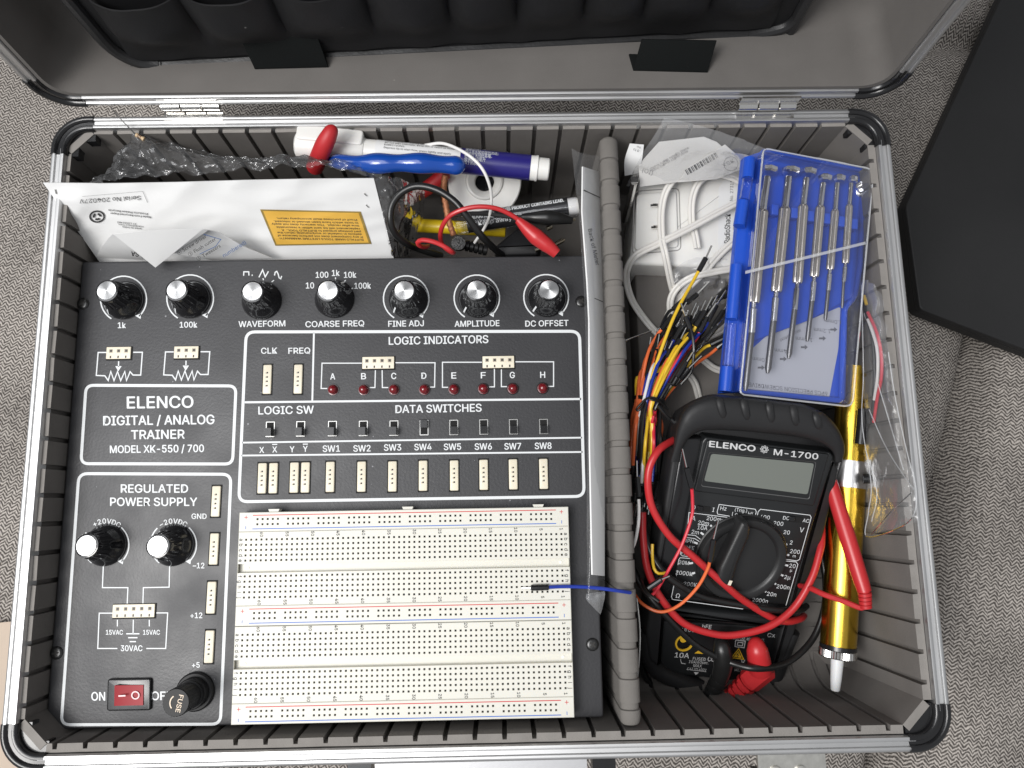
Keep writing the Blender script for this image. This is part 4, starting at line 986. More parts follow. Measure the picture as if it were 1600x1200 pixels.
m.build('ribbed_sleeve', blackc, bc)
def gator(name, mt, lab, wire, body, rs, jaw, cat='test clip'):
    t = thing(name, lab, cat, body[-1])
    m = MB(); m.tube(wire, 1.25, 10); m.build('lead_wire', mt, t)
    pts = spline(body, 1.0); m = MB(); m.tube(pts, lerplist(rs, len(pts)), 16); m.build('boot', mt, t)
    for jj in jaw: m = MB(); m.tube(spline(jj, 1.0), 0.8, 8, flatten=0.6); m.build('jaw', mat('nickel_jaw', (0.65,0.58,0.45), 0.25, 1.0) if 'nickel_jaw' not in MATS else MATS['nickel_jaw'], t)
w1 = cord(zz([(345,572,72),(320,580,82),(280,570,90),(262,545,93),(300,525,95),(390,540,96),(470,575,97),(525,612,95),(540,625,88),(500,604,78),(455,560,76),(440,500,84),(455,420,92),(510,340,97),(600,292,100),(700,268,101),(800,266,101),(900,285,100),(1000,332,98),(1065,378,96)], 600, 270, 0.2))
gator('alligator_clip', redp, 'red alligator test clip with looped red lead over the solder tube', w1, zs([(1045,368,96),(1120,440,95),(1200,510,94),(1290,580,93),(1350,632,92)], 600, 270, 0.2), [2.0,3.4,4.4,3.9,2.8],
      [zs([(1310,570,93),(1370,540,91),(1410,520,90)], 600, 270, 0.2)])
w2 = cord(zz([(560,330,76),(700,318,80),(850,325,82),(1000,345,83),(1090,350,84)], 600, 270, 0.2))
gator('alligator_clip', blackc, 'black alligator test clip lying along the solder tube', w2, zs([(1080,345,84),(1180,350,85),(1300,352,85),(1400,362,84),(1470,372,83)], 600, 270, 0.2), [1.8,3.2,4.2,3.2,2.0],
      [zs([(1460,368,83),(1495,366,82)], 600, 270, 0.2)])
pg = thing('mains_plug', 'black two-pin mains plug with bright pins beside the red clip', 'plug', P(810, 385, 50))
m = MB(); q = [P(x, y, 66) for x, y in fillet(zz([(862,575),(1045,425),(1110,450),(1240,560),(1200,640),(900,650)], 600, 270, 0.2), 3)]
m.prism(q, (0,0,-14), 2.0); m.build('plug_body', MATS['satin_black_plastic'], pg)
for L in ([(1270,440,66),(1310,418,66)], [(1180,605,70),(1225,590,70)], [(1330,565,70),(1400,525,70)]):
    m = MB(); m.tube(zs(L, 600, 270, 0.2), 1.4, 12); m.build('pin', MATS['nickel_jaw'], pg)
# ---- bag with folded sheet, "Back of Meter"
bk = thing('paper_bag', 'clear bag holding a folded sheet marked back of meter, wedged between trainer and divider', 'bag', P(930, 500, 70))
SH = plane3(P(912,262,97), P(940,262,88), P(930,890,97))
SH2 = plane3(P(915,262,99), P(938,880,96), P(944,600,88))
sh = [(911,260),(936,268),(940,400),(945,560),(945,900),(926,898),(922,700),(921,500),(918,440),(910,330)]
m = MB(); m.prism([SH2(x, y) for x, y in sh], SH2.n*-0.8, 0.2); m.build('folded_sheet', paper, bk)
ik = Ink(SH2, 0.25); ik.text('Back of Meter', 928, 386, 6.0, 58, (0.22, 1), (1, -0.2), bold=0.0); ik.line([(912,297),(938,309)], 1.6); ik.line([(929,466),(943,472)], 1.2); ik.build('handwriting', dark_ink, bk)
cb = [[(893,232,97),(900,300,97),(904,336,99),(912,450,98),(916,600,97),(917,760,97),(917,930,94)], [(912,240,99),(915,300,100),(917,340,101),(923,450,100),(926,600,99),(926,760,99),(922,938,96)], [(938,244,92),(940,300,92),(943,340,92),(946,450,91),(948,600,90),(947,760,91),(945,930,90)]]
G = sheet(cb, 30, 160, 1.1, 0.11, 2.2); m = MB(); add_sheet(m, G); m.build('bag_film', bag3_m, bk, smooth=180)
m = MB(); G = sheet([[(916,928,95),(944,924,92)], [(917,938,96),(945,930,92)], [(938,960,88),(941,950,88)]], 14, 10, 0.4, 0.3); add_sheet(m, G, 0.15); m.build('torn_corner', bag2_m, bk, smooth=60)
# ---- resistor
rs_ = thing('resistor', 'small beige resistor with a long bent lead by the upper left corner of the case', 'resistor', P(218, 213, 100))
m = MB(); p0 = P(212, 210, 101); p1 = P(226, 218, 100); d = (p1-p0).normalized(); LL = (p1-p0).length
m.lathe([(0.3,0),(1.1,0.25),(1.15,1.0),(0.85,1.5),(0.85,LL-1.5),(1.15,LL-1.0),(1.1,LL-0.25),(0.3,LL)], p0, d, 16); m.build('body', mat('resistor_beige', (0.55,0.40,0.24), 0.4), rs_)
for s, cc in ((1.4,'resistor_brown'),(2.1,'resistor_dark'),(2.8,'resistor_brown')):
    m = MB(); m.lathe([(0.95,s),(0.95,s+0.35)], p0, d, 16); m.build('colour_band', MATS.get(cc) or mat(cc, (0.12,0.04,0.02) if 'brown' in cc else (0.03,0.02,0.02), 0.4), rs_)
m = MB(); m.tube(cord([(172,166,106),(185,182,106),(200,198,104),(212,210,101)]), 0.3, 6); m.build('lead', steel_d, rs_)
m = MB(); m.tube(cord([(226,218,100),(250,228,96),(280,238,88),(304,246,78)]), 0.3, 6); m.build('lead', steel_d, rs_)
# ================================================================== right compartment
# ---- power adapter and its cord
ad = thing('power_adapter', 'white plug-in power adapter lying face up with two pins and a shop label', 'adapter', P(1070, 345, 17))
AZ = 58.0; AP = flat(AZ)
m = MB(); q = [AP(x, y) for x, y in fillet([(1000,277),(1178,264),(1172,420),(983,412)], 9, 5)]
m.prism(q, (0,0,-40), 2.5, steps=5); m.build('housing', whitep, ad, smooth=45)
m = MB(); q = [AP(x, y, 1.6) for x, y in fillet([(995,303),(1057,298),(1060,386),(992,391)], 6, 5)]; m.prism(q, (0,0,-1.7), 0.6); m.build('plug_plate', whitep, ad)
ik = Ink(AP, 0.1); ik.line(fillet([(991.5,299),(1061,294),(1064,391),(988,397)], 8, 5), 1.6, True); ik.build('plate_groove', mat('grey_groove', (0.3,0.29,0.28), 0.6), ad)
for x, y in ((1024,323),(1025,357)):
    m = MB(); c = AP(x, y, 1.6); m.box(c + Vector((-0.5,0,1.2)), (3.0, 1.6, 3.0)); m.box(c + Vector((-1.5,-0.8,3.4)), (4.2, 1.2, 1.5)); m.build('pin', chrome, ad)
ik = Ink(AP, 0.12); ik.poly(fillet([(1123,292),(1134,280),(1160,276),(1160,396),(1122,398)], 3)); ik.build('label', paper, ad)
ik = Ink(AP, 0.2); ik.text('RadioShack', 1136.5, 357, 8.5, 46, (0.03,-1), (-1,0), bold=0.012); ik.text('Cat. No. 273112', 1143, 303, 4.8, 50, (0.03,-1), (-1,0), bold=0.0); ik.text('Made in China', 1147, 362, 3.5, 30, (0.03,-1), (-1,0)); ik.build('label_print', dark_ink, ad)
cdl = thing('adapter_cord', 'white twin-core adapter cord looping over the adapter and under the screwdriver case', 'cord', P(1050, 300, 60))
def twin(l, nm='cord_run'):
    pts = cord(l, 1.4)
    up = Vector((0,0,1)); L1 = []; L2 = []
    for i, p in enumerate(pts):
        t = (pts[min(i+1, len(pts)-1)] - pts[max(0,i-1)]); s = up.cross(t); s = s.normalized() if s.length > 1e-6 else Vector((1,0,0))
        L1.append(p + s*1.0); L2.append(p - s*1.0)
    m = MB(); m.tube(L1, 1.12, 10); m.tube(L2, 1.12, 10); m.build(nm, cordw, cdl)
cz = AZ + 4.5
twin([(1175,250,70),(1150,245,72),(1110,250,72),(1070,266,70),(1044,292,68),(1034,325,66),(1034,370,66),(1040,400,66),(1048,440,56),(1055,468,46),(1060,490,40)])
twin([(1165,288,64),(1140,276,66),(1115,272,66),(1093,284,66),(1082,310,64),(1081,345,62),(1087,370,62),(1090,388,62)])
twin([(1170,308,66),(1130,328,66),(1080,355,66),(1030,380,66),(995,398,64),(981,418,58),(979,440,50),(988,470,44),(1008,500,42),(1028,522,41),(1048,540,41),(1070,560,41)])
twin([(1160,418,60),(1120,424,60),(1080,434,58),(1056,452,54),(1047,474,50),(1052,500,44),(1070,520,30)])
twin([(1160,366,64),(1130,392,62),(1100,425,58),(1070,455,50),(1048,485,40),(1036,510,34)])
twin([(1140,505,46),(1125,518,44),(1105,528,42),(1090,540,41)])
twin([(1076,585,41),(1086,600,41),(1093,625,38)])
twin([(1098,562,41),(1115,575,41),(1130,580,40)])
# ---- clear bag with printed papers at the back
bg2 = thing('parts_bag', 'large clear zip bag with printed slips standing behind the white adapter', 'bag', P(1080, 250, 40))
PB = plane3(P(1005,280,74), P(1170,270,74), P(1090,215,92))
m = MB(); m.prism([PB(x, y) for x, y in [(998,258),(1030,222),(1100,214),(1120,222),(1165,262),(1130,276),(1000,292)]], PB.n*-0.5, 0.1); m.build('paper_slip', paper2, bg2)
m = MB(); m.prism([PB(x, y, 1.0) for x, y in [(1060,285),(1075,262),(1133,226),(1156,246),(1165,262),(1120,280)]], PB.n*-0.4, 0.1); m.build('paper_slip', paper2, bg2)
ik = Ink(lambda x, y, h: PB(x, y, h + 1.1), 0.1)
u = Vector((0.86,-0.5)); v = Vector((0.5,0.86)); o = Vector((1070,266))
for i in range(22):
    wv = (1.6,0.8,2.4,1.0)[(i*7) % 4]; p = o + u*(i*2.6); q = [p, p + u*wv, p + u*wv + v*9, p + v*9]; ik.poly([(a.x, a.y) for a in q])
ik.text('XSK', 1138, 255, 6, 20, (0.86,-0.5), bold=0.0); ik.arc(1142, 256, 11, 0, 360, 0.7)
ik.build('bar_code', dark_ink, bg2)
ik = Ink(lambda x, y, h: PB(x, y, h), 0.2); gm = mat('grey_print', (0.25,0.24,0.24), 0.6)
for i in range(6):
    ik.text(('Wind the', 'sleeve turns', 'twist clip', 'see notes', 'and store', 'dry place')[i], 1028 + i*9 - (i % 2)*8, 262 - i*5.2, 4.0, None, (0.86,-0.45), bold=0.0)
ik.text('(OI)', 1012, 268, 7, None, (0.86,0.3), bold=0.0); ik.build('slip_print', gm, bg2)
G = sheet([[(1038,184,106),(1090,196,105),(1150,214,102),(1215,242,94)], [(1020,215,98),(1080,222,99),(1140,235,97),(1195,255,88)], [(998,250,86),(1060,250,87),(1120,255,86),(1180,268,80)], [(978,292,64),(1040,284,72),(1110,280,74),(1172,278,72)]], 60, 40, 1.2, 0.06, 1.3); m = MB(); add_sheet(m, G); m.build('bag_film', bag2_m, bg2, smooth=180)
m = MB(); G = sheet([[(984,224,88),(1006,226,88)], [(976,250,82),(1003,250,84)], [(976,274,70),(998,270,72)]], 8, 10); add_sheet(m, G, 0.3); o = single(m, 'paper_note', paper, 'small white note with upside-down printing beside the top of the divider', 'note')
ik = Ink(flat(90), 0.1); ik.text('d to', 994, 235, 4, None, (-0.95,-0.3), bold=0.0); ik.text('this', 998, 230, 3, None, (-0.95,-0.3), bold=0.0); ik.build('note_print', dark_ink, o)
cl = thing('chrome_clip', 'bright metal pen clip standing between the divider and the adapter', 'clip', P(983, 310, 40))
m = MB(); m.tube(V3([(976,345,40),(983,318,60),(991,285,78)]), 1.9, 14); m.build('clip_barrel', chrome, cl); m = MB(); m.box(P(991,281,79), (4.2,3.2,1.2)); m.build('clip_head', chrome, cl)
m = MB(); m.tube(V3([(972,535,62),(985,529,60),(1018,517,56)]), [0.9,0.45,0.4], 8); single(m, 'pin_lead', chrome, 'short bare silver pin with a flattened tip beside the divider', 'pin')
# small poly bag under the wires
G = sheet([[(1045,425,60),(1080,405,62),(1125,402,60),(1150,410,56)], [(1060,450,56),(1090,440,58),(1125,440,56),(1150,445,52)], [(1085,480,46),(1105,475,48),(1130,475,46),(1150,480,42)]], 30, 20, 2.5, 0.1, 8.8, ridged=True); m = MB(); add_sheet(m, G); single(m, 'small_bag', bag2_m, 'small crumpled clear bag under the yellow jumper end', 'bag', smooth=180)
# ---- screwdriver case
BL = Plane(121.4, -0.10, 0.05)
sb = thing('screwdriver_case', 'flat blue plastic case with clear lid for a precision screwdriver set, leaning on the adapter', 'tool case', BL(1250, 430, -20))
def bx(L): return zz(L, 1120, 200, 300/783)
lidq = fillet(bx([(192,80),(643,166),(556,1137),(96,1086)]), [9,14,14,9], 6)
trayq = fillet(bx([(108,118),(196,98),(640,180),(556,1128),(96,1090),(12,1082)]), [8,1,12,12,1,6], 5)
m = MB(); tq = [BL(x, y, -13) for x, y in bx([(112,118),(190,92),(604,172),(588,560),(566,690),(526,735),(516,1118),(96,1078),(18,1080)])]
m.prism(tq, BL.n*-5, 0.5); tray = m.build('tray', bluep, sb, smooth=40)
# raised rim of the tray, and its hinge side
m = MB(); L = bx([(186,92),(598,174),(582,560),(560,690),(520,735),(510,1112),(92,1074)]); L = [BL(x, y, -11.5) for x, y in fillet(L, 8)]; m.tube(L + [L[0], L[1]], 1.6, 8); m.build('tray_rim', bluep, tray)
for (x0,y0),(x1,y1) in (((112,125),(104,205)), ((86,300),(70,400)), ((60,560),(40,780)), ((22,975),(14,1075))):
    A, B = bx([(x0,y0),(x1,y1)]); m = MB(); m.tube([BL(A[0]+8, A[1], -9), BL(B[0]+8, B[1], -9)], 3.2, 14); m.build('hinge_knuckle', bluep, tray)
for (x0,y0),(x1,y1) in (((106,212),(92,295)), ((38,800),(24,970))):
    A, B = bx([(x0,y0),(x1,y1)]); m = MB(); m.tube([BL(A[0]+8, A[1], -9), BL(B[0]+8, B[1], -9)], 3.0, 14); m.build('hinge_knuckle', clear_m, tray)
# rack step across the tray (upper part raised) with clips
m = MB(); L = bx([(186,100),(590,184),(572,560),(554,690),(360,790),(100,885),(110,800)]); m.prism([BL(x, y, -10.6) for x, y in L], BL.n*-2.4, 0.3); m.build('rack', bluep, tray)
for x, y in ((240,332),(319,345),(386,358),(452,368),(512,380),(564,390)):
    A = bx([(x,y)])[0]; m = MB(); hw, hh = 5.2, 8.5
    m.prism([BL(A[0]-hw, A[1]-hh, -5.5), BL(A[0]+hw, A[1]-hh+1, -5.5), BL(A[0]+hw-0.6, A[1]+hh, -5.5), BL(A[0]-hw-0.6, A[1]+hh-1, -5.5)], BL.n*-5, 0.4); m.build('rack_clip', bluep, tray)
ik = Ink(BL, -12.7); ik.poly(fillet(bx([(104,935),(200,850),(360,790),(505,728),(496,900),(455,1118),(104,1082)]), 5)); ik.build('white_insert', mat('insert_card', (0.45,0.455,0.475), 0.5), sb)
ik = Ink(BL, -12.6); ik.text('6PCS PRECISION SCREWDRIVER SET', *bx([(262,1062)])[0], 6.5, 146, (-1,-0.12), (0.07,1), bold=0.0)
for b, x, y in (('1.0mm',476,790),('1.2mm',430,826),('1.8mm',356,862),('2.4mm',270,910),('3.0mm',180,945)):
    X, Y = bx([(x,y)])[0]; ik.text(b, X, Y, 6, None, (-1,-0.12), (0.07,1), bold=-0.005); X, Y = bx([(x,y+32)])[0]; ik.poly([(X-5,Y-1.5),(X+1,Y-1.5),(X+1,Y-4),(X+6,Y),(X+1,Y+4),(X+1,Y+1.5),(X-5,Y+1.5)])
ik.text('WATCHMAKERS', *bx([(300,845)])[0], 4.2, 36, (-1,0.5), (-0.4,-0.9), bold=0.0)
ik.build('insert_print', mat('grey_insert_print', (0.13,0.13,0.14), 0.6), sb)
# clear lid: thin shell (top and walls)
m = MB(); top = [BL(x, y, 0) for x, y in lidq]; nrm = BL.n
def off(L, d): return inset(L, nrm if sum((L[i].cross(L[(i+1)%len(L)]) for i in range(len(L))), Vector((0,0,0))).dot(nrm) > 0 else -nrm, d)
R_ = [[p - nrm*10.5 for p in top], [p - nrm*1.2 for p in top], [p - nrm*0.3 for p in off(top, 0.4)], off(top, 1.2)]
m.rings(R_, 0, True, False, True); 
I_ = [[p - nrm*10.5 for p in off(top, 1.3)], [p - nrm*1.4 for p in off(top, 1.3)]]
m.rings(I_, 0, True, False, True); m.build('clear_lid', clear_m, sb, smooth=40)
m = MB(); A, B = bx([(118,588)])[0], bx([(608,468)])[0]; q = [BL(A[0], A[1]-2.5, 0.7), BL(B[0], B[1]-2.5, 0.7), BL(B[0], B[1]+2.5, 0.7), BL(A[0], A[1]+2.5, 0.7)]; m.prism(q, nrm*-0.68, 0.3); em = film('edge_highlight_film', 0.30, 0.9, bump=0.0, rough=0.06); m.build('lid_ridge', em, sb)
L = [p - nrm*0.6 for p in top]; m = MB(); m.tube(L + [L[0], L[1]], 0.55, 8); m.build('lid_edge', em, sb)
# ---- the six screwdrivers
sdm = mat('knurled_nickel', (0.62,0.57,0.49), 0.34, 1.0, bump=0.12, bscale=1500, rvary=0.05, vscale=400)
sdl = ['largest precision screwdriver in the clear lidded case, nearest the hinge', 'second largest precision screwdriver, beside the largest one in the case', 'precision screwdriver third from the hinge side of the case', 'precision screwdriver fourth from the hinge side of the case', 'second smallest precision screwdriver, beside the smallest in the case', 'smallest precision screwdriver, on the outer side of the case']
SD = [((213,172),(205,200),(187,335),(150,712),(142,836),(116,1072),35,32,44,28,19), ((302,176),(292,200),(278,325),(242,668),(231,788),(207,1000),36,30,42,27,20), ((374,180),(365,205),(352,315),(328,632),(317,742),(293,940),32,26,38,23,17),
      ((442,205),(433,225),(422,320),(397,607),(388,707),(369,870),27,24,35,22,15), ((500,206),(491,225),(482,335),(461,578),(454,664),(442,786),24,20,30,19,12), ((556,210),(547,225),(540,315),(524,552),(517,627),(511,735),19,17,27,17,9)]
for k, (c0, n0, k0, k1, f1, b1, wc, wn, wk, wf, wb) in enumerate(SD):
    hgt = -5.2
    q = [BL(*bx([p])[0], hgt) for p in (c0, n0, k0, k1, f1, b1)]; s = 300/783/2/2.75
    t = thing('screwdriver', sdl[k], 'screwdriver', q[2], 'precision screwdrivers in the blue case')
    ax_ = (q[0]-q[3]).normalized()
    m = MB(); m.lathe([(wc*s*1.5,-1.6),(wc*s*1.95,-0.9),(wc*s*2.0,0.9),(wc*s*1.5,1.7),(wc*s*1.0,1.9)], q[0], ax_, 8); m.build('swivel_cap', chrome, t, smooth=25)
    rod('neck', chrome, q[1], q[2], [(0,wn*s*0.9),(0.06,wn*s),(0.9,wn*s),(1,wn*s*1.05)], t, 20)
    rod('handle', sdm, q[2], q[3], [(0,wk*s*0.8),(0.03,wk*s)] + [(0.03+0.94*i/24, wk*s*(0.975 if i % 2 else 1.0)) for i in range(25)] + [(1,wk*s*0.85)], t, 32, smooth=20, fn=lambda i, a: 1 - 0.10*(math.cos(a*16) > 0))
    rod('ferrule', chrome, q[3], q[4], [(0,wf*s*0.7),(0.18,wf*s*0.7),(0.22,wf*s),(1,wf*s)], t, 20)
    rod('blade', steel_d, q[4], q[5], [(0,wb*s*1.2),(0.9,wb*s*1.2),(1,wb*s*0.6)], t, 14)
# ---- desoldering pump
dp_ = thing('desoldering_pump', 'gold anodised desoldering pump with white nozzle lying along the right foam wall', 'desoldering pump', P(1315, 850, 17))
A = P(1309.3, 1014, 56); B = P(1336, 575, 62)
rod('tube', goldm, A.lerp(B, 0.012), A.lerp(B, 0.563), [(0,9.0),(0.01,9.15),(1,9.15)], dp_, 48)
rod('tube', goldm, A.lerp(B, 0.658), A.lerp(B, 1.0), [(0,9.15),(1,9.15)], dp_, 48)
rod('silver_band', mat('satin_aluminium', (0.80,0.80,0.81), 0.3, 1.0), A.lerp(B, 0.563), A.lerp(B, 0.658), [(0,9.3),(1,9.3)], dp_, 48)
rod('seal_ring', blackp, A.lerp(B, 0.0), A.lerp(B, 0.014), [(0,9.4),(1,9.4)], dp_, 40)
rod('knurled_collar', chrome, A.lerp(B, -0.028), A.lerp(B, 0.0), [(0,9.2),(0.1,9.6),(0.9,9.6),(1,9.3)], dp_, 96, smooth=15, fn=lambda i, a: 1 - 0.035*(math.cos(a*48) > 0))
rod('nozzle', mat('ptfe_nozzle', (0.74,0.75,0.76), 0.35, sss=0.2), A.lerp(B, -0.028), P(1305, 1079, 54), [(0,3.4),(0.7,2.8),(0.97,2.4),(1,2.0)], dp_, 24)
m = MB(); m.tube(V3([(1349,640,74),(1347,665,74),(1344,694,73)]), 3.0, 12); m.build('plunger_guard', blackp, dp_); m = MB(); m.lathe([(2.6,-1.5),(2.6,1.5),(2,2)], PX(1353, 748, 322), (1,0,0.3), 16); m.build('release_button', blackp, dp_)
# ---- crumpled bag with wires at the right wall
wb = thing('wire_bag', 'crumpled clear bag with a loose coil of wires against the right foam wall', 'bag', P(1385, 680, 30))
for cc, pts in (('white', [(1352,490,60),(1364,520,56),(1371,550,52),(1371,590,46),(1366,625,42)]), ('red', [(1356,488,62),(1370,520,58),(1377,555,53),(1377,590,48),(1371,620,44),(1365,660,40)]), ('black', [(1348,470,62),(1356,500,60),(1364,540,55),(1366,600,46),(1362,660,40)]), ('yellow', [(1350,462,62),(1354,476,60)])):
    m = MB(); m.tube(spline([PX(p[0], p[1], 324.5) for p in pts], 1.5), 0.85, 8); m.build('wire', WIRE[cc], wb)
BR = [[(1345,440),(1356,438),(1368,445),(1376,455)], [(1346,530),(1362,520),(1378,530),(1390,550)], [(1350,580),(1370,590),(1388,600),(1402,640)], [(1352,660),(1372,650),(1400,680),(1418,710)], [(1354,740),(1375,730),(1408,740),(1430,760)], [(1356,790),(1380,790),(1410,800),(1432,805)], [(1352,838),(1380,832),(1400,825),(1425,818)]]
G = sheet([[PX(p[0], p[1], (323,320.5,320,323.5)[i]) for i, p in enumerate(r)] for r in BR], 60, 130, 3.2, 0.055, 4.2, ridged=True)
for row in G:
    for p in row: p.x = min(p.x, 325.5)
m = MB(); add_sheet(m, G); m.build('bag_film', bag4_m, wb, smooth=180)
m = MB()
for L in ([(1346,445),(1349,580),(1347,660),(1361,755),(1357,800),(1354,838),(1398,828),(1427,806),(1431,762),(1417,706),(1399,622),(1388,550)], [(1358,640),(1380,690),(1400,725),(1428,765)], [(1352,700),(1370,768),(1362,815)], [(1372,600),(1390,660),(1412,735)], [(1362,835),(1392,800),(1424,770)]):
    m = MB(); m.tube(spline([PX(x, y, 320) for x, y in L], 1.5), 0.28, 6); m.build('crease_highlight', em, wb)  # pale tubes added along the folds as modelled highlight lines
# ---- thin clear sheet standing on edge beside the divider
m = MB(); e1 = cord([(996,935,88),(1001,985,86),(999,1040,84),(991,1104,80)], 4); e2 = [p + Vector((2.5, 0, -55)) for p in e1]; add_sheet(m, [e1, [a_.lerp(b_, 0.5) for a_, b_ in zip(e1, e2)], e2], 0.5); single(m, 'plastic_sleeve', mat('grey_sleeve', (0.45,0.44,0.42), 0.4), 'thin pale sheet standing on edge between the divider and the meter', 'sheet')
# ================================================================== multimeter
MP = Plane(88.0, -0.075, 0.46)
mm = thing('multimeter', 'black digital multimeter in a rubber holster with a rotary dial and grey display', 'multimeter', MP(1165, 870, -30))
def c5(L): return zz(L, 1020, 600, 0.25)
def c8(L): return zz(L, 940, 600, 0.4832)
def cd3(L): return zz(L, 1040, 770, 0.1625)
def cj(L): return zz(L, 1000, 940, 0.175)
hol = [(1044,721),(1052,684),(1060,650),(1068,635),(1084,624),(1112,615.5),(1140,617),(1170,621),(1220,626),(1257,631),(1285,643),(1305,663),(1318,690),(1321,712),(1314,742),(1290,830),(1260,930),(1238,1000),(1220,1040),(1210,1070),(1192,1084),(1160,1090),(1120,1084),(1060,1066),(1022,1050),(1010,1030),(1006,1000),(1012,950),(1022,880),(1032,800)]
m = MB(); m.prism([MP(x, y, -9.5) for x, y in fillet(hol, 5, 3)], Vector((0,0,-20)), 5.0, steps=5); hl = m.build('holster', rubber, mm, smooth=60)
# raised hood over the top
ho = [(1046,722),(1052,698),(1058,665),(1068,640),(1086,624),(1112,616),(1140,618),(1170,621.5),(1195,624),(1220,627),(1240,629.5),(1257,632),(1288,646),(1309,669),(1320,698),(1316,722)]
hi_ = [(1062,722),(1064,708),(1069,696),(1077,684),(1094,674),(1118,671.5),(1142,672.5),(1165,674),(1186,676),(1205,678),(1224,680),(1240,682),(1268,688),(1290,697),(1302,708),(1305,722)]
_o = spline(ho, 4); _i = spline(hi_, 4); NH = 70
def samp(L, t): x = t*(len(L)-1); k = min(int(x), len(L)-2); return L[k].lerp(L[k+1], x-k)
prof_h = [(0.0,-26),(0.0,-5),(0.03,1.5),(0.09,4.6),(0.2,6.6),(0.38,7.6),(0.6,7.8),(0.8,7.3),(0.92,6.2),(0.98,4.6),(1.0,2.5),(1.0,-9)]
Gh = []
for k in range(NH + 1):
    t = k/NH; a_, b_ = samp(_o, t), samp(_i, t); e = min(1, 0.25 + 4*t, 0.25 + 4*(1-t))
    Gh.append([MP(a_.x + (b_.x-a_.x)*u, a_.y + (b_.y-a_.y)*u, h*e if h > 0 else max(h, -9)) + Vector((0, 0, -18 if h < -20 else 0)) for u, h in prof_h])
m = MB(); add_sheet(m, Gh); m.build('holster_hood', rubber, hl, smooth=70)
m = MB(); m.tube(spline([MP(x, y, -8) for x, y in [(1014,985),(1014,1020),(1026,1046),(1062,1064),(1120,1081),(1165,1086),(1194,1077),(1212,1050),(1226,1010),(1236,985)]], 3), 5.0, 14); m.build('holster_lip', rubber, hl, smooth=70)
for (x0,y0),(x1,y1) in (((1122,620),(1132,655)), ((1160,622),(1169,658)), ((1200,626),(1207,662)), ((1238,632),(1245,667)), ((1273,642),(1281,672))):
    m = MB(); pts = [MP(x0, y0, 5.2), MP(x0+(x1-x0)*.35, y0+(y1-y0)*.35, 7.4), MP(x0+(x1-x0)*.7, y0+(y1-y0)*.7, 7.6), MP(x1, y1, 6.2)]; pts = spline(pts, 0.8); n = len(pts)
    m.tube(pts, [2.0*math.sqrt(max(0.05, 1-(2*i/(n-1)-1)**4)) for i in range(n)], 12, flatten=0.6); m.build('grip_ridge', rubber, hl, smooth=60)
# flat side pieces of the holster
for L in ([(1052,705),(1064,700),(1100,690),(1050,938),(1038,975),(1032,1044),(1016,1034),(1010,990),(1021,900),(1034,820)], [(1299,716),(1312,735),(1291,825),(1262,925),(1242,992),(1222,1042),(1206,1048),(1222,985),(1229,950),(1262,840)]):
    m = MB(); m.prism([MP(x, y, -1.6) for x, y in fillet(L, 4)], MP.n*-14, 2.0, steps=4); m.build('holster_side', rubber, hl, smooth=50)
# upper body
face = c8([(326,186),(338,172),(742,222),(752,236),(604,716),(224,690)])
m = MB(); m.prism([MP(x, y, 1.2) for x, y in fillet(face, 3)], MP.n*-8, 1.0); m.build('upper_body', meterf, mm, smooth=40)
# side step of the body visible at left
m = MB(); m.prism([MP(x, y, -0.8) for x, y in c8([(262,176),(326,176),(226,700),(170,690)])], MP.n*-6, 1.5); m.build('body_side', blackp, mm)
# display
dq = c5([(342,352),(1105,440),(1008,765),(258,672)])
m = MB(); m.prism([MP(x, y, 2.6) for x, y in fillet(dq, 4)], MP.n*-2.2, 0.8); dsp = m.build('display_bezel', meterf, mm, smooth=40)
o_ = [MP(x, y, 2.75) for x, y in fillet(c5([(352,425),(1022,487),(978,722),(300,640)]), 4)]; i_ = [MP(x, y, 1.6) for x, y in fillet(c5([(366,440),(1000,500),(962,690),(322,606)]), 4)]
m = MB(); m.rings([o_, i_], 0, True, False, False); m.build('display_recess', mat('grey_bezel', (0.10,0.10,0.10), 0.3), dsp, smooth=0)
ik = Ink(MP, 2.66); ik.poly(fillet(c5([(366,436),(1008,497),(968,690),(320,606)]), 4)); ik.build('display_glass', lcd_m, dsp)
ik = Ink(MP, 2.75); ik.text('ELENCO', 1144.3, 697.2, 9.0, 73, (1,0.105), bold=0.03); ik.text('M-1700', 1243.8, 709.8, 9.0, 70, (1,0.105), bold=0.02)
for k in range(4):
    a = math.radians(45*k + 10); pts = []
    for j in range(20):
        t = 2*math.pi*j/20; x, y = 6.4*math.cos(t), 2.2*math.sin(t); pts.append((1194.3 + x*math.cos(a) - y*math.sin(a), 702.2 + x*math.sin(a)*0.9 + y*math.cos(a)*0.9))
    ik.line(pts, 0.8, True)
ik.build('maker_print', mat('silver_print', (0.6,0.6,0.6), 0.4), dsp)
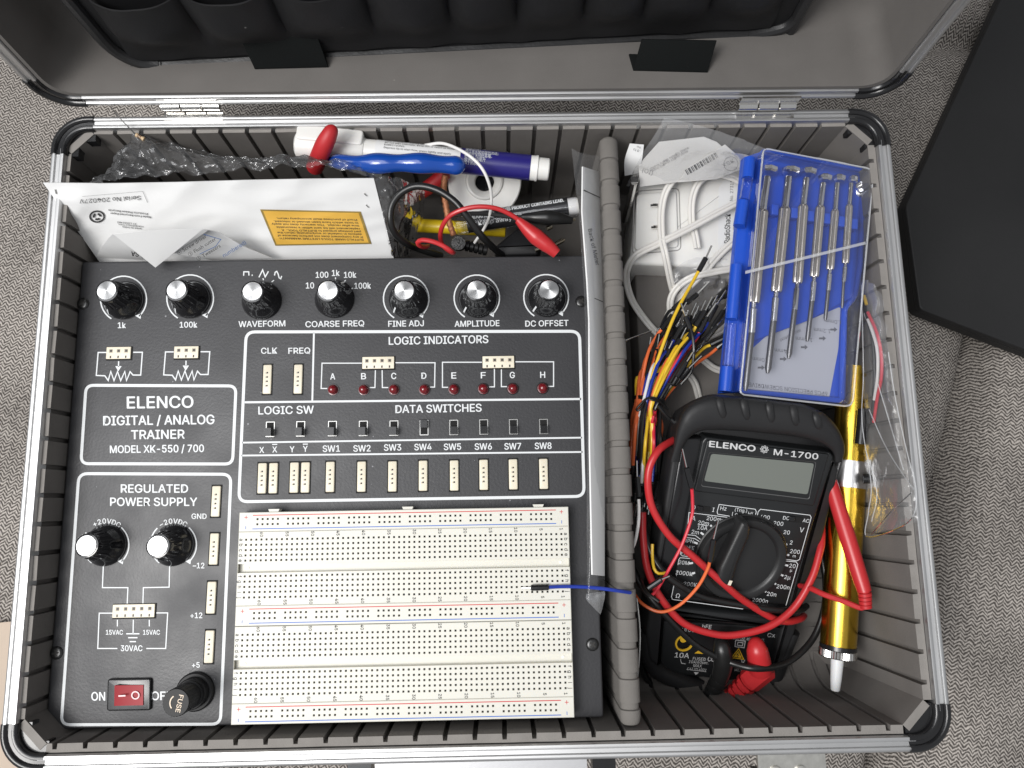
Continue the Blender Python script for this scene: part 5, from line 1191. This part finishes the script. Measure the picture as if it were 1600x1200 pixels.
# printing round the dial
ik = Ink(MP, 1.35); DT = (1, 0.11); FL = c5
for b, x, y, h in (('200m',465,250,38),('20m',365,290,38),('10A',355,337,38),('2m',285,378,38),('NPN',222,463,34),('hFE',238,528,34),('PNP',195,578,34),('20M',176,672,36),('2000K',180,773,38),('200K',238,880,38),('Ω',118,990,42),('A',270,245,44),('Hz',557,150,38),
        ('(Trig.)',725,168,32),('Lo',667,205,38),('Hi',815,203,38),('600',955,235,38),('200',1085,295,38),('20',1165,380,38),('2',1208,478,38),('200',1245,565,38),('m',1237,607,28),('20',1220,703,38),('μ',1208,745,28),('2μ',1172,812,38),('200n',1130,905,38),('20n',1020,975,38),('2000n',910,1035,36),
        ('DC',1160,243,34),('AC',1350,268,34),('V',1310,357,46),('O',272,140,36),('I',460,163,40)):
    (X, Y), = cd3([(x, y)]); ik.text(b, X, Y, h*0.1625, None, DT, (0.2,-1), bold=0.0)
ik.line(cd3([(312,303),(408,318)]), 0.8)
for L in ([(207,400),(225,190),(590,235),(612,275)], [(500,205),(612,224),(632,272)], [(500,205),(496,180),(515,112),(862,158),(872,182),(848,275)], [(868,285),(890,182),(912,158),(1388,215),(1400,238),(1288,640),(1262,655),(1145,638)],
          [(1145,655),(1255,665),(1272,688),(1157,1085)], [(245,632),(140,624),(126,645),(118,695)], [(85,865),(57,1000),(66,1025),(740,1117),(760,1104)], [(200,402),(285,410),(338,450)], [(205,430),(280,440),(330,472)], [(145,560),(142,590),(160,606),(250,618)], [(115,745),(103,800)], [(778,985),(787,1020)], [(800,988),(808,1022)]):
    ik.line(cd3(L), 1.0)
cx, cy = 720, 620
for x, y in ((553,273),(443,325),(352,393),(290,482),(245,677),(272,772),(405,925),(507,973),(615,1000),(735,1003),(848,985),(955,940),(1047,868),(1115,790),(1160,697),(1170,598),(1152,500),(1102,410),(1020,335),(918,280),(800,250),(675,250)):
    v = Vector((x-cx, (y-cy)*1.2)).normalized(); w_ = Vector((-v.y, v.x)); c = Vector((x, y)); q = [c+v*19+w_*9, c+v*19-w_*9, c-v*19-w_*9, c-v*19+w_*9]; ik.poly(cd3([(p.x, p.y) for p in q]))
ik.build('scale_print', ink_w, mm)
for (x0,y0,x1,y1) in ((302,122,432,190),(1190,222,1322,292)):
    m = MB(); q = cd3([(x0,y0),(x1,y0+14),(x1-6,y1),(x0-6,y1-14)]); m.prism([MP(x, y, 1.5) for x, y in q], MP.n*-0.4, 0.0); sw = m.build('slide_switch', MATS['recess_black'], mm)
    m = MB(); q = cd3([(x0+8,y0+8),(x0+58,y0+14),(x0+54,y1-12),(x0+4,y1-18)]); m.prism([MP(x, y, 2.6) for x, y in q], MP.n*-1.2, 0.2); m.build('slider', blackp, sw)
# dial
c0 = MP(1156.5, 871, 1.2); e1 = (MP(1226, 880, 1.2) - c0); R0 = e1.length; e1.normalize(); e2 = MP.n.cross(e1)
m = MB(); m.lathe([(R0*1.0,0.05),(R0*1.0,0.8),(R0*0.975,1.3),(R0*0.955,1.2),(R0*0.94,3.4),(R0*0.915,4.2),(R0*0.80,4.3),(R0*0.76,3.6),(R0*0.73,2.6),(0,2.4)], c0, MP.n, 64); dl = m.build('dial', mat('dial_black', (0.015,0.015,0.0155), 0.42, bump=0.08, bscale=900, rvary=0.08, vscale=80), mm, smooth=40)
bar = cd3([(735,288),(790,290),(818,330),(812,400),(690,720),(640,860),(605,915),(560,890),(520,800),(545,720),(640,520)])
m = MB(); m.prism([MP(x, y, 12.0) for x, y in fillet(cd3([(735,284),(795,284),(828,335),(815,430),(705,690),(655,865),(605,915),(545,900),(500,835),(520,735)]), 5)], MP.n*-9.6, 2.6, steps=4)
q1 = cd3([(640,345),(770,290),(560,860),(425,770)])
m.build('dial_grip', MATS['dial_black'], dl, smooth=50)
ik = Ink(MP, 12.2); ik.poly(cd3([(615,842),(645,848),(625,893),(595,885)])); ik.build('dial_pointer', mat('cream_pointer', (0.75,0.68,0.55), 0.4), dl)
ik = Ink(MP, 3.0); ik.poly(cd3([(545,925),(560,915),(580,945),(545,955)])); ik.build('dial_pointer', MATS['cream_pointer'], dl)
# ridge and lower jack panel
m = MB(); m.prism([MP(x, y, 1.0) for x, y in fillet(c8([(216,720),(602,760),(590,800),(204,762)]), 4)], MP.n*-8, 3.0, steps=4); m.build('body_ridge', meterf, mm, smooth=60)
JP = Plane(MP.a - 8.0, MP.b, MP.c)
m = MB(); m.prism([JP(x, y, 0) for x, y in fillet(cj([(180,170),(1260,225),(1180,590),(1010,760),(640,690),(200,640),(130,500)]), 6)], MP.n*-7, 1.5); jk = m.build('jack_panel', meterf, mm, smooth=40)
ik = Ink(JP, 0.12)
for b, x, y, h, wd in (('10A',375,480,44,130),('FUSED',530,512,27,116),('10A/60sec.',525,541,25,176),('MAX',515,573,27,76),('CAT III 600V',508,605,22,172),('hFE',597,225,38,84),('E B C E',425,255,28,120),('Cx',1172,300,36,70),('DISCHARGE CAP. BEFORE TEST.',930,332,22,370),('V',918,540,42,36),('COM',655,515,40,100),('MAX 750V',890,613,24,90)):
    (X, Y), = cj([(x, y)]); ik.text(b, X, Y, h*0.175, wd*0.175, (1,0.07), (0.18,-1), bold=0.012 if h > 34 else 0.0)
ik.line(cj([(362,515),(370,550),(408,557)]), 0.9); ik.line(cj([(415,605),(592,627)]), 0.6); ik.poly(cj([(480,628),(526,633),(498,656)]))
ik.line(cj([(855,345),(940,352),(930,412),(848,402)]), 1.2, True); ik.line(cj([(875,362),(920,368),(913,395),(868,390)]), 1.2, True)
ik.build('jack_print', MATS['silver_print'], jk)
ik = Ink(JP, 0.12); ik.poly(cj([(545,420),(585,468),(485,462)])); ik.line(cj([(882,420),(925,515),(818,500)]), 1.4, True); ik.poly(cj([(878,440),(908,503),(836,493)])); ik.build('warning_triangle', yring, jk)
ik = Ink(JP, 0.2); ik.line(cj([(882,455),(866,476),(882,476),(868,498)]), 0.9); ik.build('warning_bolt', dark_ink, jk)
jc = JP(*cj([(392,365)])[0], 0); 
m = MB(); m.lathe([(5.0,0.05),(5.3,0.6),(5.1,1.0),(4.3,1.0),(4.1,0.3)], jc, MP.n, 40, cap0=False, cap1=False); m.build('jack_ring', yring, jk, smooth=40)
m = MB(); m.lathe([(4.2,0.1),(0,0.1)], jc, MP.n, 30); m.build('jack_hole', MATS['recess_black'], jk)
m = MB(); m.lathe([(2.0,0.2),(2.0,0.9),(0,0.9)], JP(*cj([(385,330)])[0], 0), MP.n, 24); m.build('jack_core', yring, jk)
ik = Ink(JP, 0.15); ik.poly(cj([(750,235),(1120,260),(1115,290),(745,262)])); ik.build('socket_slot', MATS['recess_black'], jk)

# ================================================================== test leads
def MZ(L, h=None): return [MP(p[0], p[1], p[2] if len(p) > 2 else h) for p in L]
rl = thing('test_lead', 'red test lead with thick probe, coiled cable and angled plug in the meter', 'test lead', P(1250, 900, 40))
pts = MZ([(1062,686,-16),(1050,689,-8),(1027,706,0),(1013,740,3),(1018,790,5),(1046,837,7),(1085,871,9),(1133,914,10),(1162,938,8),(1206,965,6),(1230,971,4),(1250,967,-2),(1256,962,-8)])
m = MB(); m.tube(spline(pts, 1.5), 1.95, 12); m.build('cable', redp, rl)
pts = MZ([(1004,800,-6),(1005,842,-2),(1012,890,3),(1032,933,7),(1066,972,9),(1109,989,10),(1148,992,10),(1201,979,10),(1240,950,8),(1268,904,5),(1281,862,0),(1284,842,-4),(1283,800,-14)])
m = MB(); m.tube(spline(pts, 1.5), 1.95, 12); m.build('cable', redp, rl)
A = P(1297, 752, 69); B = P(1351, 925, 76)
rod('probe_handle', redp, A, B, [(0,3.6),(0.5,4.2),(0.9,3.9),(1,3.5)], rl, 24)
m = MB(); ax_ = (P(1354,945,75) - B); 
for i in range(4): p = B.lerp(P(1353,950,75), 0.12 + i*0.25); m.lathe([(2.6,-0.9),(3.4 - i*0.12,-0.7),(3.4 - i*0.12,0.9),(2.6,1.1)], p, ax_.normalized(), 18)
m.lathe([(2.6,-1),(2.2,7)], B, ax_.normalized(), 14); m.build('strain_relief', redp, rl, smooth=30)
m = MB(); m.tube(cord([(1353,944,75),(1346,950,74),(1317,939,70),(1288,929,66),(1266,919,60),(1250,915,50)]), 1.5, 10); m.build('cable', redp, rl)
# plug
def plug(t, mt, pts, rs, ribs):
    q = spline(pts, 0.8); m = MB(); m.tube(q, lerplist(rs, len(q)), 22); m.build('plug', mt, t, smooth=60)
    m = MB()
    for k, (i0, rr) in enumerate(ribs):
        i = int(i0*(len(q)-1)); d = (q[min(i+1, len(q)-1)] - q[i-1]).normalized(); m.lathe([(rr*0.7,-1.2),(rr,-1.0),(rr,1.0),(rr*0.7,1.2)], q[i], d, 22)
    m.build('plug_ribs', mt, t, smooth=35)
q_ = spline(MZ([(1181,1003,8),(1182,1010,13),(1185,1026,14),(1188,1046,12)]), 0.8); m = MB(); m.tube(q_, lerplist([3.0,5.6,6.2,6.3], len(q_)), 24); m.build('plug', redp, rl, smooth=60)
m = MB()
for k_ in range(7): m.tube([MP(1168, 1012 + k_*4.0, 18.6 - abs(k_-3)*0.25), MP(1199, 1014 + k_*4.0, 18.6 - abs(k_-3)*0.25)], 0.55, 6)
a_, b_ = MP(1197, 1042, 10), MP(1140, 1090, 6); d_ = (b_ - a_).normalized(); L_ = (b_ - a_).length
m = MB(); m.lathe([(5.2,-1.5),(6.9,0.2),(6.6,L_*0.45),(5.9,L_*0.5)], a_, d_, 8); m.build('plug_body', redp, rl, smooth=20)
m = MB()
for k_ in range(4): r_ = 6.0 - 0.42*k_; z_ = L_*(0.55 + 0.135*k_); m.lathe([(r_*0.72,z_-1.6),(r_*0.74,z_-0.5),(r_,z_-0.45),(r_*0.95,z_+1.6),(r_*0.7,z_+1.7)], a_, d_, 8)
m.build('plug_ribs', redp, rl, smooth=20)
m = MB(); m.tube(spline(MZ([(1146,1086,5),(1128,1098,3),(1100,1104,-2),(1064,1096,-8),(1034,1080,-14),(1010,1058,-18),(998,1030,-16)]), 1.5), 1.8, 10); m.build('cable', redp, rl)
kl = thing('test_lead', 'black test lead crossing the meter face with an angled plug beside the red one', 'test lead', P(1120, 1000, 40))
plug(kl, blackc, MZ([(1124,1000,2),(1127,1008,8),(1130,1028,10),(1128,1048,9),(1120,1068,7),(1110,1086,5),(1104,1096,3)]), [2.5,4.8,5.2,4.8,4.3,3.8,3.0], [(0.62,4.9),(0.72,4.6),(0.82,4.4),(0.92,4.0)])
m = MB(); m.tube(spline(MZ([(1105,1094,3),(1090,1101,0),(1062,1099,-4),(1036,1086,-8),(1014,1066,-10),(1003,1044,-10),(998,1010,-10)]), 1.5), 1.8, 10); m.build('cable', blackc, kl)
pts = MZ([(1006,800,-12),(1008,836,-6),(1018,866,0),(1036,893,5),(1058,912,7),(1099,933,7),(1157,945,7),(1211,953,6),(1249,953,2),(1260,947,-6)])
m = MB(); m.tube(spline(pts, 1.5), 1.8, 12); m.build('cable', blackc, kl)
pts = MZ([(984,850,-20),(988,885,-8),(1003,916,0),(1037,958,7),(1085,1006,9),(1133,1032,12),(1182,1044.5,20),(1230,1035,12),(1268,1001,4),(1287,955,-2),(1290,909,-6),(1284,870,-12),(1280,845,-20)])
m = MB(); m.tube(spline(pts, 1.5), 1.8, 12); m.build('cable', blackc, kl)

# ================================================================== jumper wires
hous = blackp
def jumper(colour, path, ends, label, group=None, r=0.9):
    """path: world points of the insulation; ends: list of (housing start, housing end, pin tip or None)"""
    t = thing('jumper_wire', label, 'jumper wire', path[0], group)
    m = MB(); m.tube(spline(path, 1.6), r, 8); m.build('insulation', WIRE[colour], t)
    for a, b, tip in ends:
        m = MB(); d = b - a; m.lathe([(0.9,0),(1.45,0.4),(1.5,d.length*0.5),(1.45,d.length-0.4),(0.9,d.length)], a, d.normalized(), 10); m.build('pin_housing', hous, t)
        if tip is not None: m = MB(); m.tube([b, tip], 0.48, 6); m.build('pin', chrome, t)
    return t
def c6(x, y): return 970 + x*0.23333, 380 + y*0.23333
random.seed(11)
BN = [ # colour, housing base, housing end, pin tip (crop coordinates), height
 ('yellow',(175,842),(187,720),(200,628),62), ('orange',(233,830),(241,706),(257,610),62), ('blue',(270,800),(290,715),(318,620),64), ('blue',(300,815),(322,705),(345,655),66), ('orange',(276,575),(348,480),(396,400),64),
 ('orange',(340,560),(405,455),(440,395),60), ('black',(352,440),(425,375),(472,295),58), ('black',(445,398),(516,338),(592,260),60), ('yellow',(524,182),(572,95),(608,16),70), ('black',(652,356),(728,282),None,62),
 ('black',(690,362),(768,300),(850,232),66), ('blue',(585,520),(642,412),(706,316),68), ('yellow',(505,552),(566,450),(612,360),70), ('yellow',(486,540),(536,452),(568,384),64), ('red',(528,592),(577,492),(640,400),68),
 ('black',(566,650),(645,552),(716,468),70), ('black',(620,556),(692,448),(768,355),66), ('white',(446,590),(490,505),(520,420),62), ('blue',(360,642),(412,548),(452,448),66), ('orange',(322,655),(372,560),(400,505),58),
 ('yellow',(606,680),(690,640),None,64), ('orange',(648,700),(692,662),None,60), ('black',(380,892),(442,792),(482,730),72), ('black',(404,902),(455,838),(540,755),70), ('red',(478,690),(530,600),(575,520),62),
 ('black',(300,770),(330,690),(352,600),56), ('orange',(206,838),(222,724),(236,640),56), ('yellow',(560,470),(610,420),(650,350),60), ('red',(505,655),(560,570),(610,470),58), ('black',(430,560),(470,480),(505,400),58)]
BN += [('orange',(250,650),(300,560),(330,480),60), ('orange',(215,770),(236,660),(249,570),59), ('yellow',(330,760),(400,640),(440,560),66), ('white',(300,720),(350,620),None,62), ('orange',(420,640),(470,545),(500,460),62), ('yellow',(410,700),(480,590),None,68), ('orange',(225,860),(252,760),(262,690),66)]
BN.sort(key=lambda e: math.atan2(e[1][0] - 170, 1080 - e[1][1]))
NB = len(BN)
lowc = {}
for i, (col, hb, he, tip, z) in enumerate(BN):
    f = i / (NB - 1)
    z += 8; a = P(*c6(*hb), z); b = P(*c6(*he), z + 2); t = P(*c6(*tip), z + 3) if tip else None
    d = (a - b).normalized()
    tie = P(994 + 40*f, 622 + 9*f + random.uniform(-1,1), 71 + random.uniform(-3, 6) + 6*math.sin(math.pi*f))
    mid = a.lerp(tie, 0.45) + Vector((-3.0 + 2*f, 2, 2))
    lx = 985 + 40*f + random.uniform(-4, 4); ly = random.uniform(700, 745)
    bel = P(lx + 4, ly - 42, 72 + random.uniform(-8,8)); end = P(lx, ly + 14, 64 + random.uniform(-10, 8))
    e2 = P(lx - 3, ly + 44, 60 + random.uniform(-8, 4)); pt = P(lx - 6, ly + 66, 56)
    path = [a + d*0.0, a + d*5, mid, tie, tie.lerp(bel, 0.6) + Vector((random.uniform(-1,1),0,0)), bel, end]
    jumper(col, path, [(a + d*0.6, b, t), (end, e2, pt if i % 2 == 0 else None)], col + ' jumper wire in the tied bundle beside the foam divider', col + ' jumper wires in the tied bundle')
# the black tie round the bundle
m = MB(); pts = []
c = P(1014, 627, 72); 
for k in range(44):
    a = 2*math.pi*k/20; pts.append(c + Vector((8.2*math.cos(a), -1.9*math.cos(a) + (k-20)*0.05, 10.5*math.sin(a))))
m.tube(pts, 0.65, 8); q = cord([(1008,624,84),(1000,640,85),(994,640,84),(1004,628,85),(1012,622,85),(1024,622,84),(1036,632,80),(1044,640,78)]); m.tube(q, 0.6, 8); 
single(m, 'wire_tie', blackc, 'black twist tie wrapped round the jumper wire bundle', 'tie')
# loose jumpers
def J(l): return [P(*p) for p in l]
zb = 91.6
jumper('blue', J([(857,917.5,zb),(880,916.5,zb+0.3),(910,917,zb+2),(940,919.5,100),(965,923,101),(985,926,97)]), [(P(858,917.5,zb), P(829,918.5,zb), P(815,919,zb-0.6))], 'blue jumper wire lying across the breadboard end and over the divider')
o = MZ([(1109,876,15),(1106,888,14),(1090,917,13),(1062,945,12),(1033,956,12),(1006,945,8),(990,925,0),(985,902,-8)])
jumper('orange', o, [(MP(1109,878,15), MP(1115,842,15), MP(1122,813,14))], 'single orange jumper wire curving over the meter dial', r=0.85)
o = MZ([(1081,764,10),(1082,780,10),(1081,806,11),(1066,850,13),(1045,890,14),(1026,922,13),(1016,932,12)])
jumper('red', o, [(MP(1081,762,10), MP(1072.5,730,9), MP(1066,701,8))], 'single thin red jumper wire lying down the left of the meter display', r=0.85)
jumper('white', J([(998,780,82),(998.5,795,82),(997,822,82),(991,850,80),(982,866,72)]), [(P(998.5,777,82), P(995.5,745,82), P(995,720,81))], 'single white jumper wire hanging beside the divider', r=0.85)
jumper('yellow', J([(1019.5,850,70),(1019.5,870,70),(1022,888,72),(1029,896,73),(1040,895,72)]), [], 'short yellow jumper wire hooked under the red cable beside the meter', r=0.8)
jumper('black', J([(1094,600,84),(1088,575,83),(1083,545,80),(1084,535,78)]) if False else J([(1079,512,80),(1083,530,81),(1084,552,80),(1080,580,76),(1064,600,72)]), [(P(1079,514,80), P(1071,494,81), P(1064,474,81))], 'black jumper wire lying backwards over the tied bundle')
jumper('black', J([(1030,940,84),(1010,925,80),(1000,905,70)]), [(P(1012,920,82), P(1034,905,84), P(1046,900,84))], 'black jumper wire with its pin pointing at the ohm scale of the meter')
jumper('black', J([(1050,658,80),(1040,648,82),(1028,634,84)]), [(P(1047,654,80), P(1060,667,79), None)], 'black jumper wire end touching the top left corner of the meter holster')
